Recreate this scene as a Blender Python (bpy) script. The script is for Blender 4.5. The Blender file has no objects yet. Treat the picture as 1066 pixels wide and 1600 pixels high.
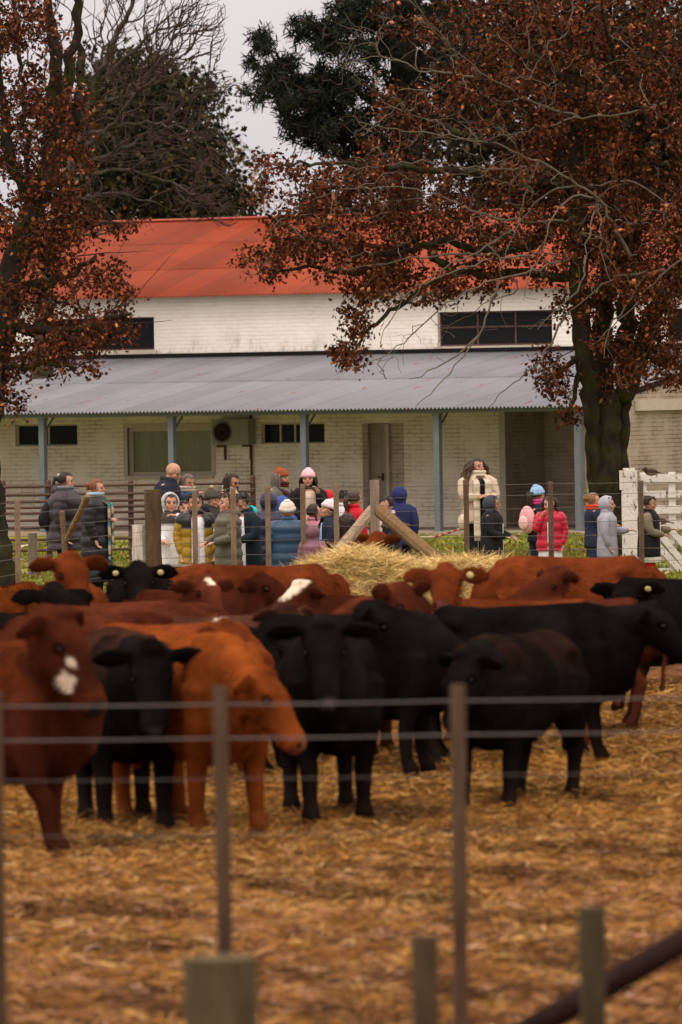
import bpy, math, random
import numpy as np
from mathutils import Vector, Matrix

# ------------------------------------------------------------------ camera, sky, sun
F = 10500.0          # focal length in photo pixels
CH = 2.93            # camera height
ROLL = 0.016
U0, V0 = 533.0, 591.0
sc = bpy.context.scene
COL = sc.collection
cam_d = bpy.data.cameras.new('camera'); cam = bpy.data.objects.new('camera', cam_d); COL.objects.link(cam)
cam.location = (0, 0, CH)
cam.rotation_euler = (Matrix.Rotation(math.radians(90), 3, 'X') @ Matrix.Rotation(-ROLL, 3, 'Z')).to_euler()
cam_d.sensor_fit = 'VERTICAL'; cam_d.sensor_height = 36.0; cam_d.sensor_width = 24.0
cam_d.lens = F / 1600 * 36.0
cam_d.shift_y = -(800 - V0) / 1600
cam_d.clip_start = 0.5; cam_d.clip_end = 3000
cam_d.dof.use_dof = True; cam_d.dof.focus_distance = F / 108.0
cam_d.dof.aperture_fstop = cam_d.lens / 1000 / 0.052
cam_d.dof.aperture_blades = 9
sc.camera = cam

SUN_DIR = Vector((-0.35, -0.45, 1.0)).normalized()     # towards the sun
w = bpy.data.worlds.new('World'); sc.world = w; w.use_nodes = True
nt = w.node_tree; bg = nt.nodes['Background']
sky = nt.nodes.new('ShaderNodeTexSky'); sky.sky_type = 'NISHITA'; sky.sun_disc = False
sky.sun_elevation = math.asin(SUN_DIR.z); sky.sun_rotation = math.atan2(SUN_DIR.x, SUN_DIR.y)
sky.air_density = 1.0; sky.dust_density = 4.0
hs = nt.nodes.new('ShaderNodeHueSaturation'); hs.inputs['Saturation'].default_value = 0.10
mx = nt.nodes.new('ShaderNodeMix'); mx.data_type = 'RGBA'; mx.blend_type = 'MULTIPLY'; mx.inputs['Factor'].default_value = 1
tc = nt.nodes.new('ShaderNodeTexCoord'); nz = nt.nodes.new('ShaderNodeTexNoise'); nz.inputs['Scale'].default_value = 5; nz.inputs['Detail'].default_value = 5
cr = nt.nodes.new('ShaderNodeValToRGB')
cr.color_ramp.elements[0].position = 0.3; cr.color_ramp.elements[0].color = (0.86, 0.83, 0.86, 1)
cr.color_ramp.elements[1].position = 0.75; cr.color_ramp.elements[1].color = (1.0, 0.965, 0.975, 1)
nt.links.new(tc.outputs['Generated'], nz.inputs['Vector']); nt.links.new(nz.outputs['Fac'], cr.inputs['Fac'])
cm = nt.nodes.new('ShaderNodeMix'); cm.data_type = 'RGBA'; cm.inputs['Factor'].default_value = 0.86      # thick cloud layer over the clear sky
gm = nt.nodes.new('ShaderNodeMix'); gm.data_type = 'RGBA'; gm.inputs['A'].default_value = (7.9, 7.6, 7.75, 1); gm.inputs['B'].default_value = (33, 28.7, 24.3, 1)   # overcast: brightest overhead
sx_ = nt.nodes.new('ShaderNodeSeparateXYZ'); nt.links.new(tc.outputs['Generated'], sx_.inputs[0]); nt.links.new(sx_.outputs[2], gm.inputs['Factor']); nt.links.new(gm.outputs['Result'], cm.inputs['B'])
nt.links.new(sky.outputs['Color'], hs.inputs['Color']); nt.links.new(hs.outputs['Color'], cm.inputs['A']); nt.links.new(cm.outputs['Result'], mx.inputs['A'])
nt.links.new(cr.outputs['Color'], mx.inputs['B']); nt.links.new(mx.outputs['Result'], bg.inputs['Color'])
bg.inputs['Strength'].default_value = 0.085

sd = bpy.data.lights.new('sun', 'SUN'); sd.energy = 0.8; sd.angle = math.radians(14); sd.color = (1.0, 0.93, 0.84)
so = bpy.data.objects.new('sun', sd); COL.objects.link(so)
so.rotation_euler = SUN_DIR.to_track_quat('Z', 'Y').to_euler()
so.location = (0, 0, 60)

sc.view_settings.view_transform = 'Standard'; sc.view_settings.look = 'None'
sc.view_settings.exposure = 0.22; sc.view_settings.gamma = 1.0
sc.render.engine = 'CYCLES'
sc.cycles.max_bounces = 5; sc.cycles.diffuse_bounces = 3; sc.cycles.glossy_bounces = 2; sc.cycles.transmission_bounces = 3
sc.cycles.use_denoising = True

rng = np.random.default_rng(7)
random.seed(7)
PI = math.pi
A3 = lambda *a: np.array(a, dtype=float)

def unroll(u, v):
    a, b = u - U0, v - V0
    return a * math.cos(ROLL) - b * math.sin(ROLL), a * math.sin(ROLL) + b * math.cos(ROLL)
def P(u, v, s):
    """world point of a photo pixel at image scale s (pixels per metre)"""
    du, dv = unroll(u, v)
    return A3(du / s, F / s, CH - dv / s)
def X(u, s, v=900):
    return P(u, v, s)[0]
def L(r, g, b):
    f = lambda c: (c / 255 / 12.92) if c / 255 <= 0.04045 else ((c / 255 + 0.055) / 1.055) ** 2.4
    return np.array([f(r), f(g), f(b)])

# ------------------------------------------------------------------ mesh builder
def frames(pts, up=None):
    pts = np.asarray(pts, float); n = len(pts)
    t = np.zeros_like(pts); t[1:-1] = pts[2:] - pts[:-2]; t[0] = pts[1] - pts[0]; t[-1] = pts[-1] - pts[-2]
    t /= np.linalg.norm(t, axis=1)[:, None] + 1e-9
    if up is None:
        d = pts[-1] - pts[0]; d = d / (np.linalg.norm(d) + 1e-9)
        up = A3(0, 1, 0) if abs(d[2]) > 0.75 else A3(0, 0, 1)
    side = np.cross(t, up); side /= np.linalg.norm(side, axis=1)[:, None] + 1e-9
    u2 = np.cross(side, t)
    return side, u2, t

class MB:
    def __init__(s): s.V = []; s.F = []; s.C = []; s.n = 0
    def add(s, v, f, col=(0.5, 0.5, 0.5)):
        v = np.asarray(v, float)
        s.V.append(v)
        for ff in (f if isinstance(f, (list, tuple)) else [f]):
            s.F.append(np.asarray(ff, int) + s.n)
        c = np.asarray(col, float)
        if c.ndim == 1: c = np.tile(c, (len(v), 1))
        s.C.append(c); s.n += len(v)
    def tube(s, pts, rad, n=10, col=(0.5, 0.5, 0.5), up=None, cap=True):
        pts = np.asarray(pts, float); k = len(pts)
        R = np.array([(r, r) if np.isscalar(r) else r for r in rad], float)
        side, u2, t = frames(pts, up)
        if cap:      # rounded ends: shrink ring slightly beyond
            e0 = pts[0] - t[0] * R[0].min() * 0.55; e1 = pts[-1] + t[-1] * R[-1].min() * 0.55
            pts = np.vstack([e0, pts, e1]); R = np.vstack([R[0] * 0.55, R, R[-1] * 0.55])
            side = np.vstack([side[0], side, side[-1]]); u2 = np.vstack([u2[0], u2, u2[-1]]); k += 2
        a = np.linspace(0, 2 * PI, n, endpoint=False)
        v = pts[:, None, :] + side[:, None, :] * (np.cos(a)[None, :, None] * R[:, 0][:, None, None]) + u2[:, None, :] * (np.sin(a)[None, :, None] * R[:, 1][:, None, None])
        v = v.reshape(-1, 3)
        i = np.arange(k - 1)[:, None] * n; j = np.arange(n)[None, :]; j2 = (j + 1) % n
        q = np.stack([i + j, i + j2, i + n + j2, i + n + j], -1).reshape(-1, 4)
        f = [q, np.arange(n)[::-1][None, :], (np.arange(n) + (k - 1) * n)[None, :]]
        s.add(v, f, col)
    def ell(s, c, r, col=(0.5, 0.5, 0.5), M=None, nu=14, nv=9, keep=None):
        th = np.linspace(0, PI, nv + 1)[1:-1]; ph = np.linspace(0, 2 * PI, nu, endpoint=False)
        v = [(0, 0, 1)] + [(math.sin(a) * math.cos(b), math.sin(a) * math.sin(b), math.cos(a)) for a in th for b in ph] + [(0, 0, -1)]
        v = np.array(v); d = v.copy(); v = v * np.asarray(r)
        if M is not None: v = v @ np.asarray(M).T
        v = v + np.asarray(c)
        m = nv - 1; q = []; tr = []
        for i in range(m - 1):
            for j in range(nu):
                q.append((1 + i * nu + j, 1 + (i + 1) * nu + j, 1 + (i + 1) * nu + (j + 1) % nu, 1 + i * nu + (j + 1) % nu))
        for j in range(nu):
            tr.append((0, 1 + j, 1 + (j + 1) % nu)); b = 1 + (m - 1) * nu
            tr.append((len(v) - 1, b + (j + 1) % nu, b + j))
        q = np.array(q); tr = np.array(tr)
        if keep is not None:
            kk = np.array([keep(x) for x in d])
            q = q[kk[q].all(1)]; tr = tr[kk[tr].all(1)]
        s.add(v, [q, tr], col)
    def box(s, c, size, M=None, col=(0.5, 0.5, 0.5), bev=0.0):
        sx, sy, sz = [x / 2 for x in size]
        v = np.array([(x, y, z) for x in (-sx, sx) for y in (-sy, sy) for z in (-sz, sz)])
        if M is not None: v = v @ np.asarray(M).T
        f = np.array([(0, 1, 3, 2), (4, 6, 7, 5), (0, 4, 5, 1), (2, 3, 7, 6), (0, 2, 6, 4), (1, 5, 7, 3)])
        s.add(v + np.asarray(c), f, col)
    def bx(s, x0, x1, y0, y1, z0, z1, col=(0.5, 0.5, 0.5)):
        s.box(((x0 + x1) / 2, (y0 + y1) / 2, (z0 + z1) / 2), (abs(x1 - x0), abs(y1 - y0), abs(z1 - z0)), None, col)
    def mesh(s, name):
        V = np.vstack(s.V).astype(np.float32); C = np.vstack(s.C)
        me = bpy.data.meshes.new(name)
        me.vertices.add(len(V)); me.vertices.foreach_set('co', V.ravel())
        by = {}
        for f in s.F:
            if len(f): by.setdefault(f.shape[1], []).append(f)
        loops = []; starts = []; pos = 0
        for k, fs in by.items():
            a = np.vstack(fs); loops.append(a.ravel()); starts.append(np.arange(len(a)) * k + pos); pos += a.size
        loops = np.concatenate(loops).astype(np.int32); starts = np.concatenate(starts).astype(np.int32)
        me.loops.add(len(loops)); me.loops.foreach_set('vertex_index', loops)
        me.polygons.add(len(starts)); me.polygons.foreach_set('loop_start', starts)
        me.update(calc_edges=True); me.validate()
        setcol(me, C if len(me.vertices) == len(C) else C[:len(me.vertices)])
        return me
    def build(s, name, mat, parent=None, smooth=False, loc=None):
        me = s.mesh(name); me.materials.append(mat)
        me.polygons.foreach_set('use_smooth', np.full(len(me.polygons), bool(smooth)))
        o = bpy.data.objects.new(name, me); COL.objects.link(o)
        if parent is not None: o.parent = parent
        if loc is not None: o.location = loc
        return o

def setcol(me, C):
    at = me.color_attributes.get('Col') or me.color_attributes.new('Col', 'FLOAT_COLOR', 'POINT')
    a = np.ones((len(me.vertices), 4), np.float32); a[:, :3] = C
    at.data.foreach_set('color', a.ravel())

def tubes(mb, Pn, Rn, n=5, col=(0.1, 0.1, 0.1)):
    """batch of B polylines with K points each"""
    Pn = np.asarray(Pn, float); B, K, _ = Pn.shape
    t = np.gradient(Pn, axis=1); t /= np.linalg.norm(t, axis=2)[..., None] + 1e-9
    ref = np.where(np.abs(t[:, :1, 2:3]) > 0.8, A3(1, 0.1, 0), A3(0.05, 0.1, 1))
    side = np.cross(t, np.broadcast_to(ref, t.shape)); side /= np.linalg.norm(side, axis=2)[..., None] + 1e-9
    u2 = np.cross(side, t)
    a = np.linspace(0, 2 * PI, n, endpoint=False)
    v = Pn[:, :, None, :] + (side[:, :, None, :] * np.cos(a)[None, None, :, None] + u2[:, :, None, :] * np.sin(a)[None, None, :, None]) * np.asarray(Rn)[:, :, None, None]
    b = np.arange(B)[:, None, None] * (K * n); i = np.arange(K - 1)[None, :, None] * n; j = np.arange(n)[None, None, :]; j2 = (j + 1) % n
    q = np.stack([b + i + j, b + i + j2, b + i + n + j2, b + i + n + j], -1).reshape(-1, 4)
    c = np.asarray(col, float)
    if c.ndim == 2: c = np.repeat(c, K * n, axis=0)
    mb.add(v.reshape(-1, 3), q, c)

def remesh(me, voxel, smooth=4, fac=0.5):
    o = bpy.data.objects.new('tmp', me); COL.objects.link(o)
    m = o.modifiers.new('r', 'REMESH'); m.mode = 'VOXEL'; m.voxel_size = voxel; m.use_smooth_shade = True
    if smooth:
        m2 = o.modifiers.new('s', 'SMOOTH'); m2.factor = fac; m2.iterations = smooth
    dg = bpy.context.evaluated_depsgraph_get(); dg.update()
    r = bpy.data.meshes.new_from_object(o.evaluated_get(dg), depsgraph=dg)
    bpy.data.objects.remove(o); bpy.data.meshes.remove(me)
    return r
def vco(me):
    a = np.empty(len(me.vertices) * 3, np.float32); me.vertices.foreach_get('co', a); return a.reshape(-1, 3)
def vno(me):
    a = np.empty(len(me.vertices) * 3, np.float32); me.vertices.foreach_get('normal', a); return a.reshape(-1, 3)

# ------------------------------------------------------------------ tagging
def tag(o, label=None, cat=None, group=None, kind=None):
    if label: o['label'] = label
    if cat: o['category'] = cat
    if group: o['group'] = group
    if kind: o['kind'] = kind
    return o
def empty(name, loc=(0, 0, 0), rz=0):
    o = bpy.data.objects.new(name, None); COL.objects.link(o); o.location = tuple(loc); o.rotation_euler = (0, 0, rz)
    o.empty_display_size = 0.2
    return o

# ------------------------------------------------------------------ materials
def mat(name, rough=0.8, spec=0.3, noise=0.0, nscale=20, bump=0.0, bscale=60, col=None, metal=0, sheen=0, trans=0, stretch=None):
    m = bpy.data.materials.new(name); m.use_nodes = True; t = m.node_tree; b = t.nodes['Principled BSDF']
    b.inputs['Roughness'].default_value = rough; b.inputs['Specular IOR Level'].default_value = spec
    b.inputs['Metallic'].default_value = metal
    if sheen: b.inputs['Sheen Weight'].default_value = sheen; b.inputs['Sheen Roughness'].default_value = 0.4
    if col is None:
        a = t.nodes.new('ShaderNodeAttribute'); a.attribute_name = 'Col'; out = a.outputs['Color']
    else:
        a = t.nodes.new('ShaderNodeRGB'); a.outputs[0].default_value = (*col, 1); out = a.outputs[0]
    tcn = t.nodes.new('ShaderNodeTexCoord'); vec = tcn.outputs['Object']
    if stretch:
        mp = t.nodes.new('ShaderNodeMapping'); mp.inputs['Scale'].default_value = stretch
        t.links.new(vec, mp.inputs['Vector']); vec = mp.outputs['Vector']
    if noise:
        n = t.nodes.new('ShaderNodeTexNoise'); n.inputs['Scale'].default_value = nscale; n.inputs['Detail'].default_value = 5; n.inputs['Roughness'].default_value = 0.65
        t.links.new(vec, n.inputs['Vector'])
        mr = t.nodes.new('ShaderNodeMapRange'); mr.inputs['From Min'].default_value = 0.25; mr.inputs['From Max'].default_value = 0.75
        mr.inputs['To Min'].default_value = 1 - noise; mr.inputs['To Max'].default_value = 1 + noise
        t.links.new(n.outputs['Fac'], mr.inputs['Value'])
        vm = t.nodes.new('ShaderNodeVectorMath'); vm.operation = 'SCALE'
        t.links.new(out, vm.inputs[0]); t.links.new(mr.outputs[0], vm.inputs['Scale']); out = vm.outputs[0]
    t.links.new(out, b.inputs['Base Color'])
    if bump:
        n2 = t.nodes.new('ShaderNodeTexNoise'); n2.inputs['Scale'].default_value = bscale; n2.inputs['Detail'].default_value = 4
        t.links.new(vec, n2.inputs['Vector'])
        bp_ = t.nodes.new('ShaderNodeBump'); bp_.inputs['Strength'].default_value = bump; bp_.inputs['Distance'].default_value = 0.02
        t.links.new(n2.outputs['Fac'], bp_.inputs['Height']); t.links.new(bp_.outputs[0], b.inputs['Normal'])
    return m

M_coat = mat('cattle_coat', 0.7, 0.0, 0.5, 3.5, 0.10, 60)
M_coathair = mat('coat_hair', 0.9, 0.0)
M_eye = mat('eye_gloss', 0.35, 0.25, col=(0.01, 0.008, 0.007))
M_tag = mat('tag_plastic', 0.5, 0.4, col=L(225, 205, 140))
M_skin = mat('skin', 0.6, 0.3, 0.08, 30)
M_cloth = mat('cloth', 0.85, 0.2, 0.18, 14, 0.3, 40)
M_puff = mat('puffer_nylon', 0.5, 0.35, 0.15, 10, 0.3, 25)
M_hair = mat('hair', 0.55, 0.3, 0.4, 45, 0.5, 90, stretch=(1, 1, 0.25))
M_leaf = mat('dry_leaf', 0.8, 0.06, 0.15, 8)
M_needle = mat('needle_leaf', 0.9, 0.04, 0.2, 5)
M_bark = mat('bark', 0.95, 0.03, 0.5, 9, 0.9, 22, stretch=(1, 1, 0.35))
M_twig = mat('twig_bark', 0.9, 0.05, 0.25, 12)
M_straw = mat('straw', 0.8, 0.08, 0.1, 3)
M_grass = mat('grass_blade', 0.8, 0.06, 0.2, 2)
M_wood = mat('weathered_wood', 0.9, 0.05, 0.45, 14, 0.7, 30, stretch=(1, 1, 0.15))
M_wood_h = mat('weathered_rail', 0.9, 0.05, 0.45, 14, 0.7, 30)
M_wire = mat('fence_wire', 0.6, 0.4, 0.2, 5, col=L(96, 88, 84), metal=0.2)
M_rust = mat('rusty_pipe', 0.85, 0.25, 0.4, 12, col=L(84, 62, 55))
# ------------------------------------------------------------------ ground
def ground_material():
    m = bpy.data.materials.new('grass_ground'); m.use_nodes = True; t = m.node_tree; b = t.nodes['Principled BSDF']
    b.inputs['Roughness'].default_value = 0.95; b.inputs['Specular IOR Level'].default_value = 0.1
    tcn = t.nodes.new('ShaderNodeTexCoord')
    n = t.nodes.new('ShaderNodeTexNoise'); n.inputs['Scale'].default_value = 0.55; n.inputs['Detail'].default_value = 8; n.inputs['Roughness'].default_value = 0.7
    t.links.new(tcn.outputs['Object'], n.inputs['Vector'])
    r = t.nodes.new('ShaderNodeValToRGB'); e = r.color_ramp.elements
    e[0].position = 0.36; e[0].color = (0.11, 0.075, 0.04, 1)
    e[1].position = 0.5; e[1].color = (0.15, 0.17, 0.025, 1)
    x = e.new(0.66); x.color = (0.23, 0.27, 0.035, 1)
    t.links.new(n.outputs['Fac'], r.inputs['Fac']); t.links.new(r.outputs[0], b.inputs['Base Color'])
    return m
def straw_material():
    m = bpy.data.materials.new('straw_ground'); m.use_nodes = True; t = m.node_tree; b = t.nodes['Principled BSDF']
    b.inputs['Roughness'].default_value = 0.9; b.inputs['Specular IOR Level'].default_value = 0.03
    tcn = t.nodes.new('ShaderNodeTexCoord')
    n = t.nodes.new('ShaderNodeTexNoise'); n.inputs['Scale'].default_value = 2.2; n.inputs['Detail'].default_value = 10; n.inputs['Roughness'].default_value = 0.72
    t.links.new(tcn.outputs['Object'], n.inputs['Vector'])
    r = t.nodes.new('ShaderNodeValToRGB'); e = r.color_ramp.elements
    e[0].position = 0.36; e[0].color = (0.022, 0.011, 0.006, 1)
    e[1].position = 0.5; e[1].color = (0.07, 0.029, 0.011, 1)
    x = e.new(0.64); x.color = (0.16, 0.07, 0.022, 1)
    t.links.new(n.outputs['Fac'], r.inputs['Fac']); t.links.new(r.outputs[0], b.inputs['Base Color'])
    return m
g = MB(); g.add([(-900, -60, -.16), (900, -60, -.16), (900, 84.2, -.16), (-900, 84.2, -.16), (900, 85.1, 0), (-900, 85.1, 0), (900, 1600, 0), (-900, 1600, 0)], np.array([[0, 1, 2, 3], [3, 2, 4, 5], [5, 4, 6, 7]]))
gr = g.build('ground', ground_material()); tag(gr, kind='structure')

def lump(x, y):
    return (0.035 * np.sin(x * 1.7 + 1.3 * np.sin(y * 0.9)) * np.sin(y * 1.1 + 0.7) + 0.02 * np.sin(x * 4.1 + y * 2.3) * np.sin(y * 3.7 - x) + 0.012 * np.sin(x * 9.3 - y * 5.1) * np.sin(y * 8.7 + 2 * x) + 0.03 * np.sin(x * 15 + 3 * np.sin(y * 6)) * np.sin(y * 13 + 2 * np.sin(x * 7)) - 0.012)
xs = np.arange(-12, 12.01, 0.12); ys = np.concatenate([np.arange(6, 24, 0.6), np.arange(24, 66, 0.12), np.arange(66, 85.1, 0.5)])
gx, gy = np.meshgrid(xs, ys); gz = lump(gx, gy); gz[-1] = 0.004; gz[-2] = .004
v = np.stack([gx, gy, gz], -1).reshape(-1, 3); nx = len(xs)
i = np.arange(len(ys) - 1)[:, None] * nx + np.arange(nx - 1)[None, :]
q = np.stack([i, i + 1, i + nx + 1, i + nx], -1).reshape(-1, 4)
g = MB(); g.add(v, q); pg = g.build('pen_ground', straw_material(), smooth=True); tag(pg, kind='structure')

def blades(mb, pos, length, width, az, tilt, col, bend=0.0):
    """flat blades: pos (n,3)"""
    d = np.stack([np.cos(az) * np.cos(tilt), np.sin(az) * np.cos(tilt), np.sin(tilt)], -1)
    sdv = np.cross(d, rng.normal(size=d.shape)); sdv /= np.linalg.norm(sdv, axis=1)[:, None] + 1e-9
    wv = sdv * (np.asarray(width) / 2)[:, None]; Lv = d * np.asarray(length)[:, None]
    mid = pos + Lv * 0.5 + A3(0, 0, 1) * (np.asarray(length) * bend)[:, None]
    v = np.stack([pos - wv, pos + wv, mid + wv, mid - wv, pos + Lv + wv * 0.4, pos + Lv - wv * 0.4], 1).reshape(-1, 3)
    b = np.arange(len(pos))[:, None] * 6
    q = np.vstack([b + A3(0, 1, 2, 3).astype(int), b + A3(3, 2, 4, 5).astype(int)])
    mb.add(v, q, np.repeat(col, 6, axis=0))

# straw litter over the pen floor
N = 230000
y = 29.0 * (64 / 29.0) ** rng.random(N) ; x = (rng.random(N) - 0.5) * (y * 0.108 + 2.0)
dens = 0.5 + 0.5 * np.sin(x * 2.1 + 2 * np.sin(y * .8)) * np.sin(y * 1.7 + x) + 0.35 * np.sin(x * 5 + y * 3.3) * np.sin(y * 4.1)
k = rng.random(N) < (0.06 + 0.94 * np.clip(dens + .15, 0, 1)) * np.clip(.4 + (y - 32) / 6, .4, 1); x = x[k]; y = y[k]; N = len(x)
base = np.array([(0.34, 0.158, 0.032), (0.47, 0.25, 0.062), (0.19, 0.079, 0.018), (0.060, 0.025, 0.008), (0.66, 0.43, 0.16)])
c = base[rng.choice(5, N, p=[.34, .22, .24, .14, .06])] * rng.uniform(0.75, 1.2, (N, 1))
near = np.clip((45 - y) / 8, 0, 1)[:, None]
c = c * (1 - near) + c * near * np.array([1.05, 1.06, 2.1]) 
mb = MB()
blades(mb, np.stack([x, y, lump(x, y) + rng.uniform(0.0, 0.03, N)], -1), rng.uniform(0.04, 0.17, N), rng.uniform(0.003, 0.007, N), rng.uniform(0, 2 * PI, N), rng.normal(0.08, 0.14, N), c, 0.04)
NC = 12000; cy = 29.0 * (64 / 29.0) ** rng.random(NC); cy = cy[rng.random(NC) < np.clip(.35 + (cy - 32) / 7, .35, 1)]; NC = len(cy); cx = (rng.random(NC) - .5) * (cy * .108 + 2); per_ = 14
x = np.repeat(cx, per_) + rng.normal(0, .07, NC * per_); y = np.repeat(cy, per_) + rng.normal(0, .09, NC * per_); N = NC * per_
c = np.repeat(base[rng.choice(5, NC, p=[.34, .24, .20, .12, .10])], per_, axis=0) * rng.uniform(.45, 1.4, (N, 1)); dn_ = .5 + .5 * np.sin(x * 2.1 + 2 * np.sin(y * .8)) * np.sin(y * 1.7 + x); c *= np.where(dn_ < .28, .35, 1.0)[:, None]; az_ = np.repeat(rng.uniform(0, 2 * PI, NC), per_) + rng.normal(0, 1.1, N)
blades(mb, np.stack([x, y, lump(x, y) + rng.uniform(0.0, 0.05, N)], -1), rng.uniform(.04, .15, N), rng.uniform(.003, .007, N), az_, rng.normal(.10, .18, N), c, .05)
st = mb.build('straw_litter', M_straw); tag(st, kind='stuff')

# grass blades between the fence and the building
N = 80000
y = rng.uniform(86.5, 123.5, N); x = (rng.random(N) - 0.5) * (y * 0.108 + 1.5)
pn = np.sin(x * 1.3 + 2 * np.sin(y * .5)) * np.sin(y * .8 + x * .7)
kk = pn > -0.30; x = x[kk]; y = y[kk]; N = len(x)
c = np.array([(0.18, 0.205, 0.028), (0.25, 0.25, 0.045), (0.12, 0.145, 0.028), (0.26, 0.20, 0.07)])[rng.choice(4, N, p=[.4, .25, .2, .15])] * rng.uniform(.8, 1.2, (N, 1))
mb = MB(); blades(mb, np.stack([x, y, np.zeros(N)], -1), rng.uniform(0.03, 0.09, N), rng.uniform(0.012, 0.03, N), rng.uniform(0, 2 * PI, N), rng.uniform(0.5, 1.5, N), c)
gs = mb.build('grass', M_grass); tag(gs, kind='stuff')

# fallen leaves on the grass
N = 2600
y = rng.uniform(88, 121, N); x = (rng.random(N) - 0.5) * (y * 0.108 + 1.5)
c = np.array([(0.20, 0.08, 0.03), (0.28, 0.14, 0.05), (0.5, 0.42, 0.3)])[rng.choice(3, N, p=[.6, .32, .08])]
mb = MB(); blades(mb, np.stack([x, y, np.full(N, .03)], -1), rng.uniform(0.05, 0.1, N), rng.uniform(0.03, 0.06, N), rng.uniform(0, 2 * PI, N), rng.normal(0.1, 0.3, N), c)
o = mb.build('fallen_leaves', M_leaf); tag(o, kind='stuff')

# ------------------------------------------------------------------ building
BA = math.radians(31)
BE = A3(math.cos(BA), -math.sin(BA), 0); BD = A3(math.sin(BA), math.cos(BA), 0)
BO = P(906, 835, 85.3); BO[2] = 0
def bp(u, v, off):
    du, dv = unroll(u, v); d = A3(du / F, 1, -dv / F); c0 = A3(0, 0, CH)
    t = (off - (c0 - BO) @ BD) / (d @ BD); p = c0 + d * t - BO
    return p @ BE, p[2]
B_ = empty('farm_building', BO, -BA)
tag(B_, 'long white painted brick farm building with red tin upper roof and grey veranda roof', 'building')

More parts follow.
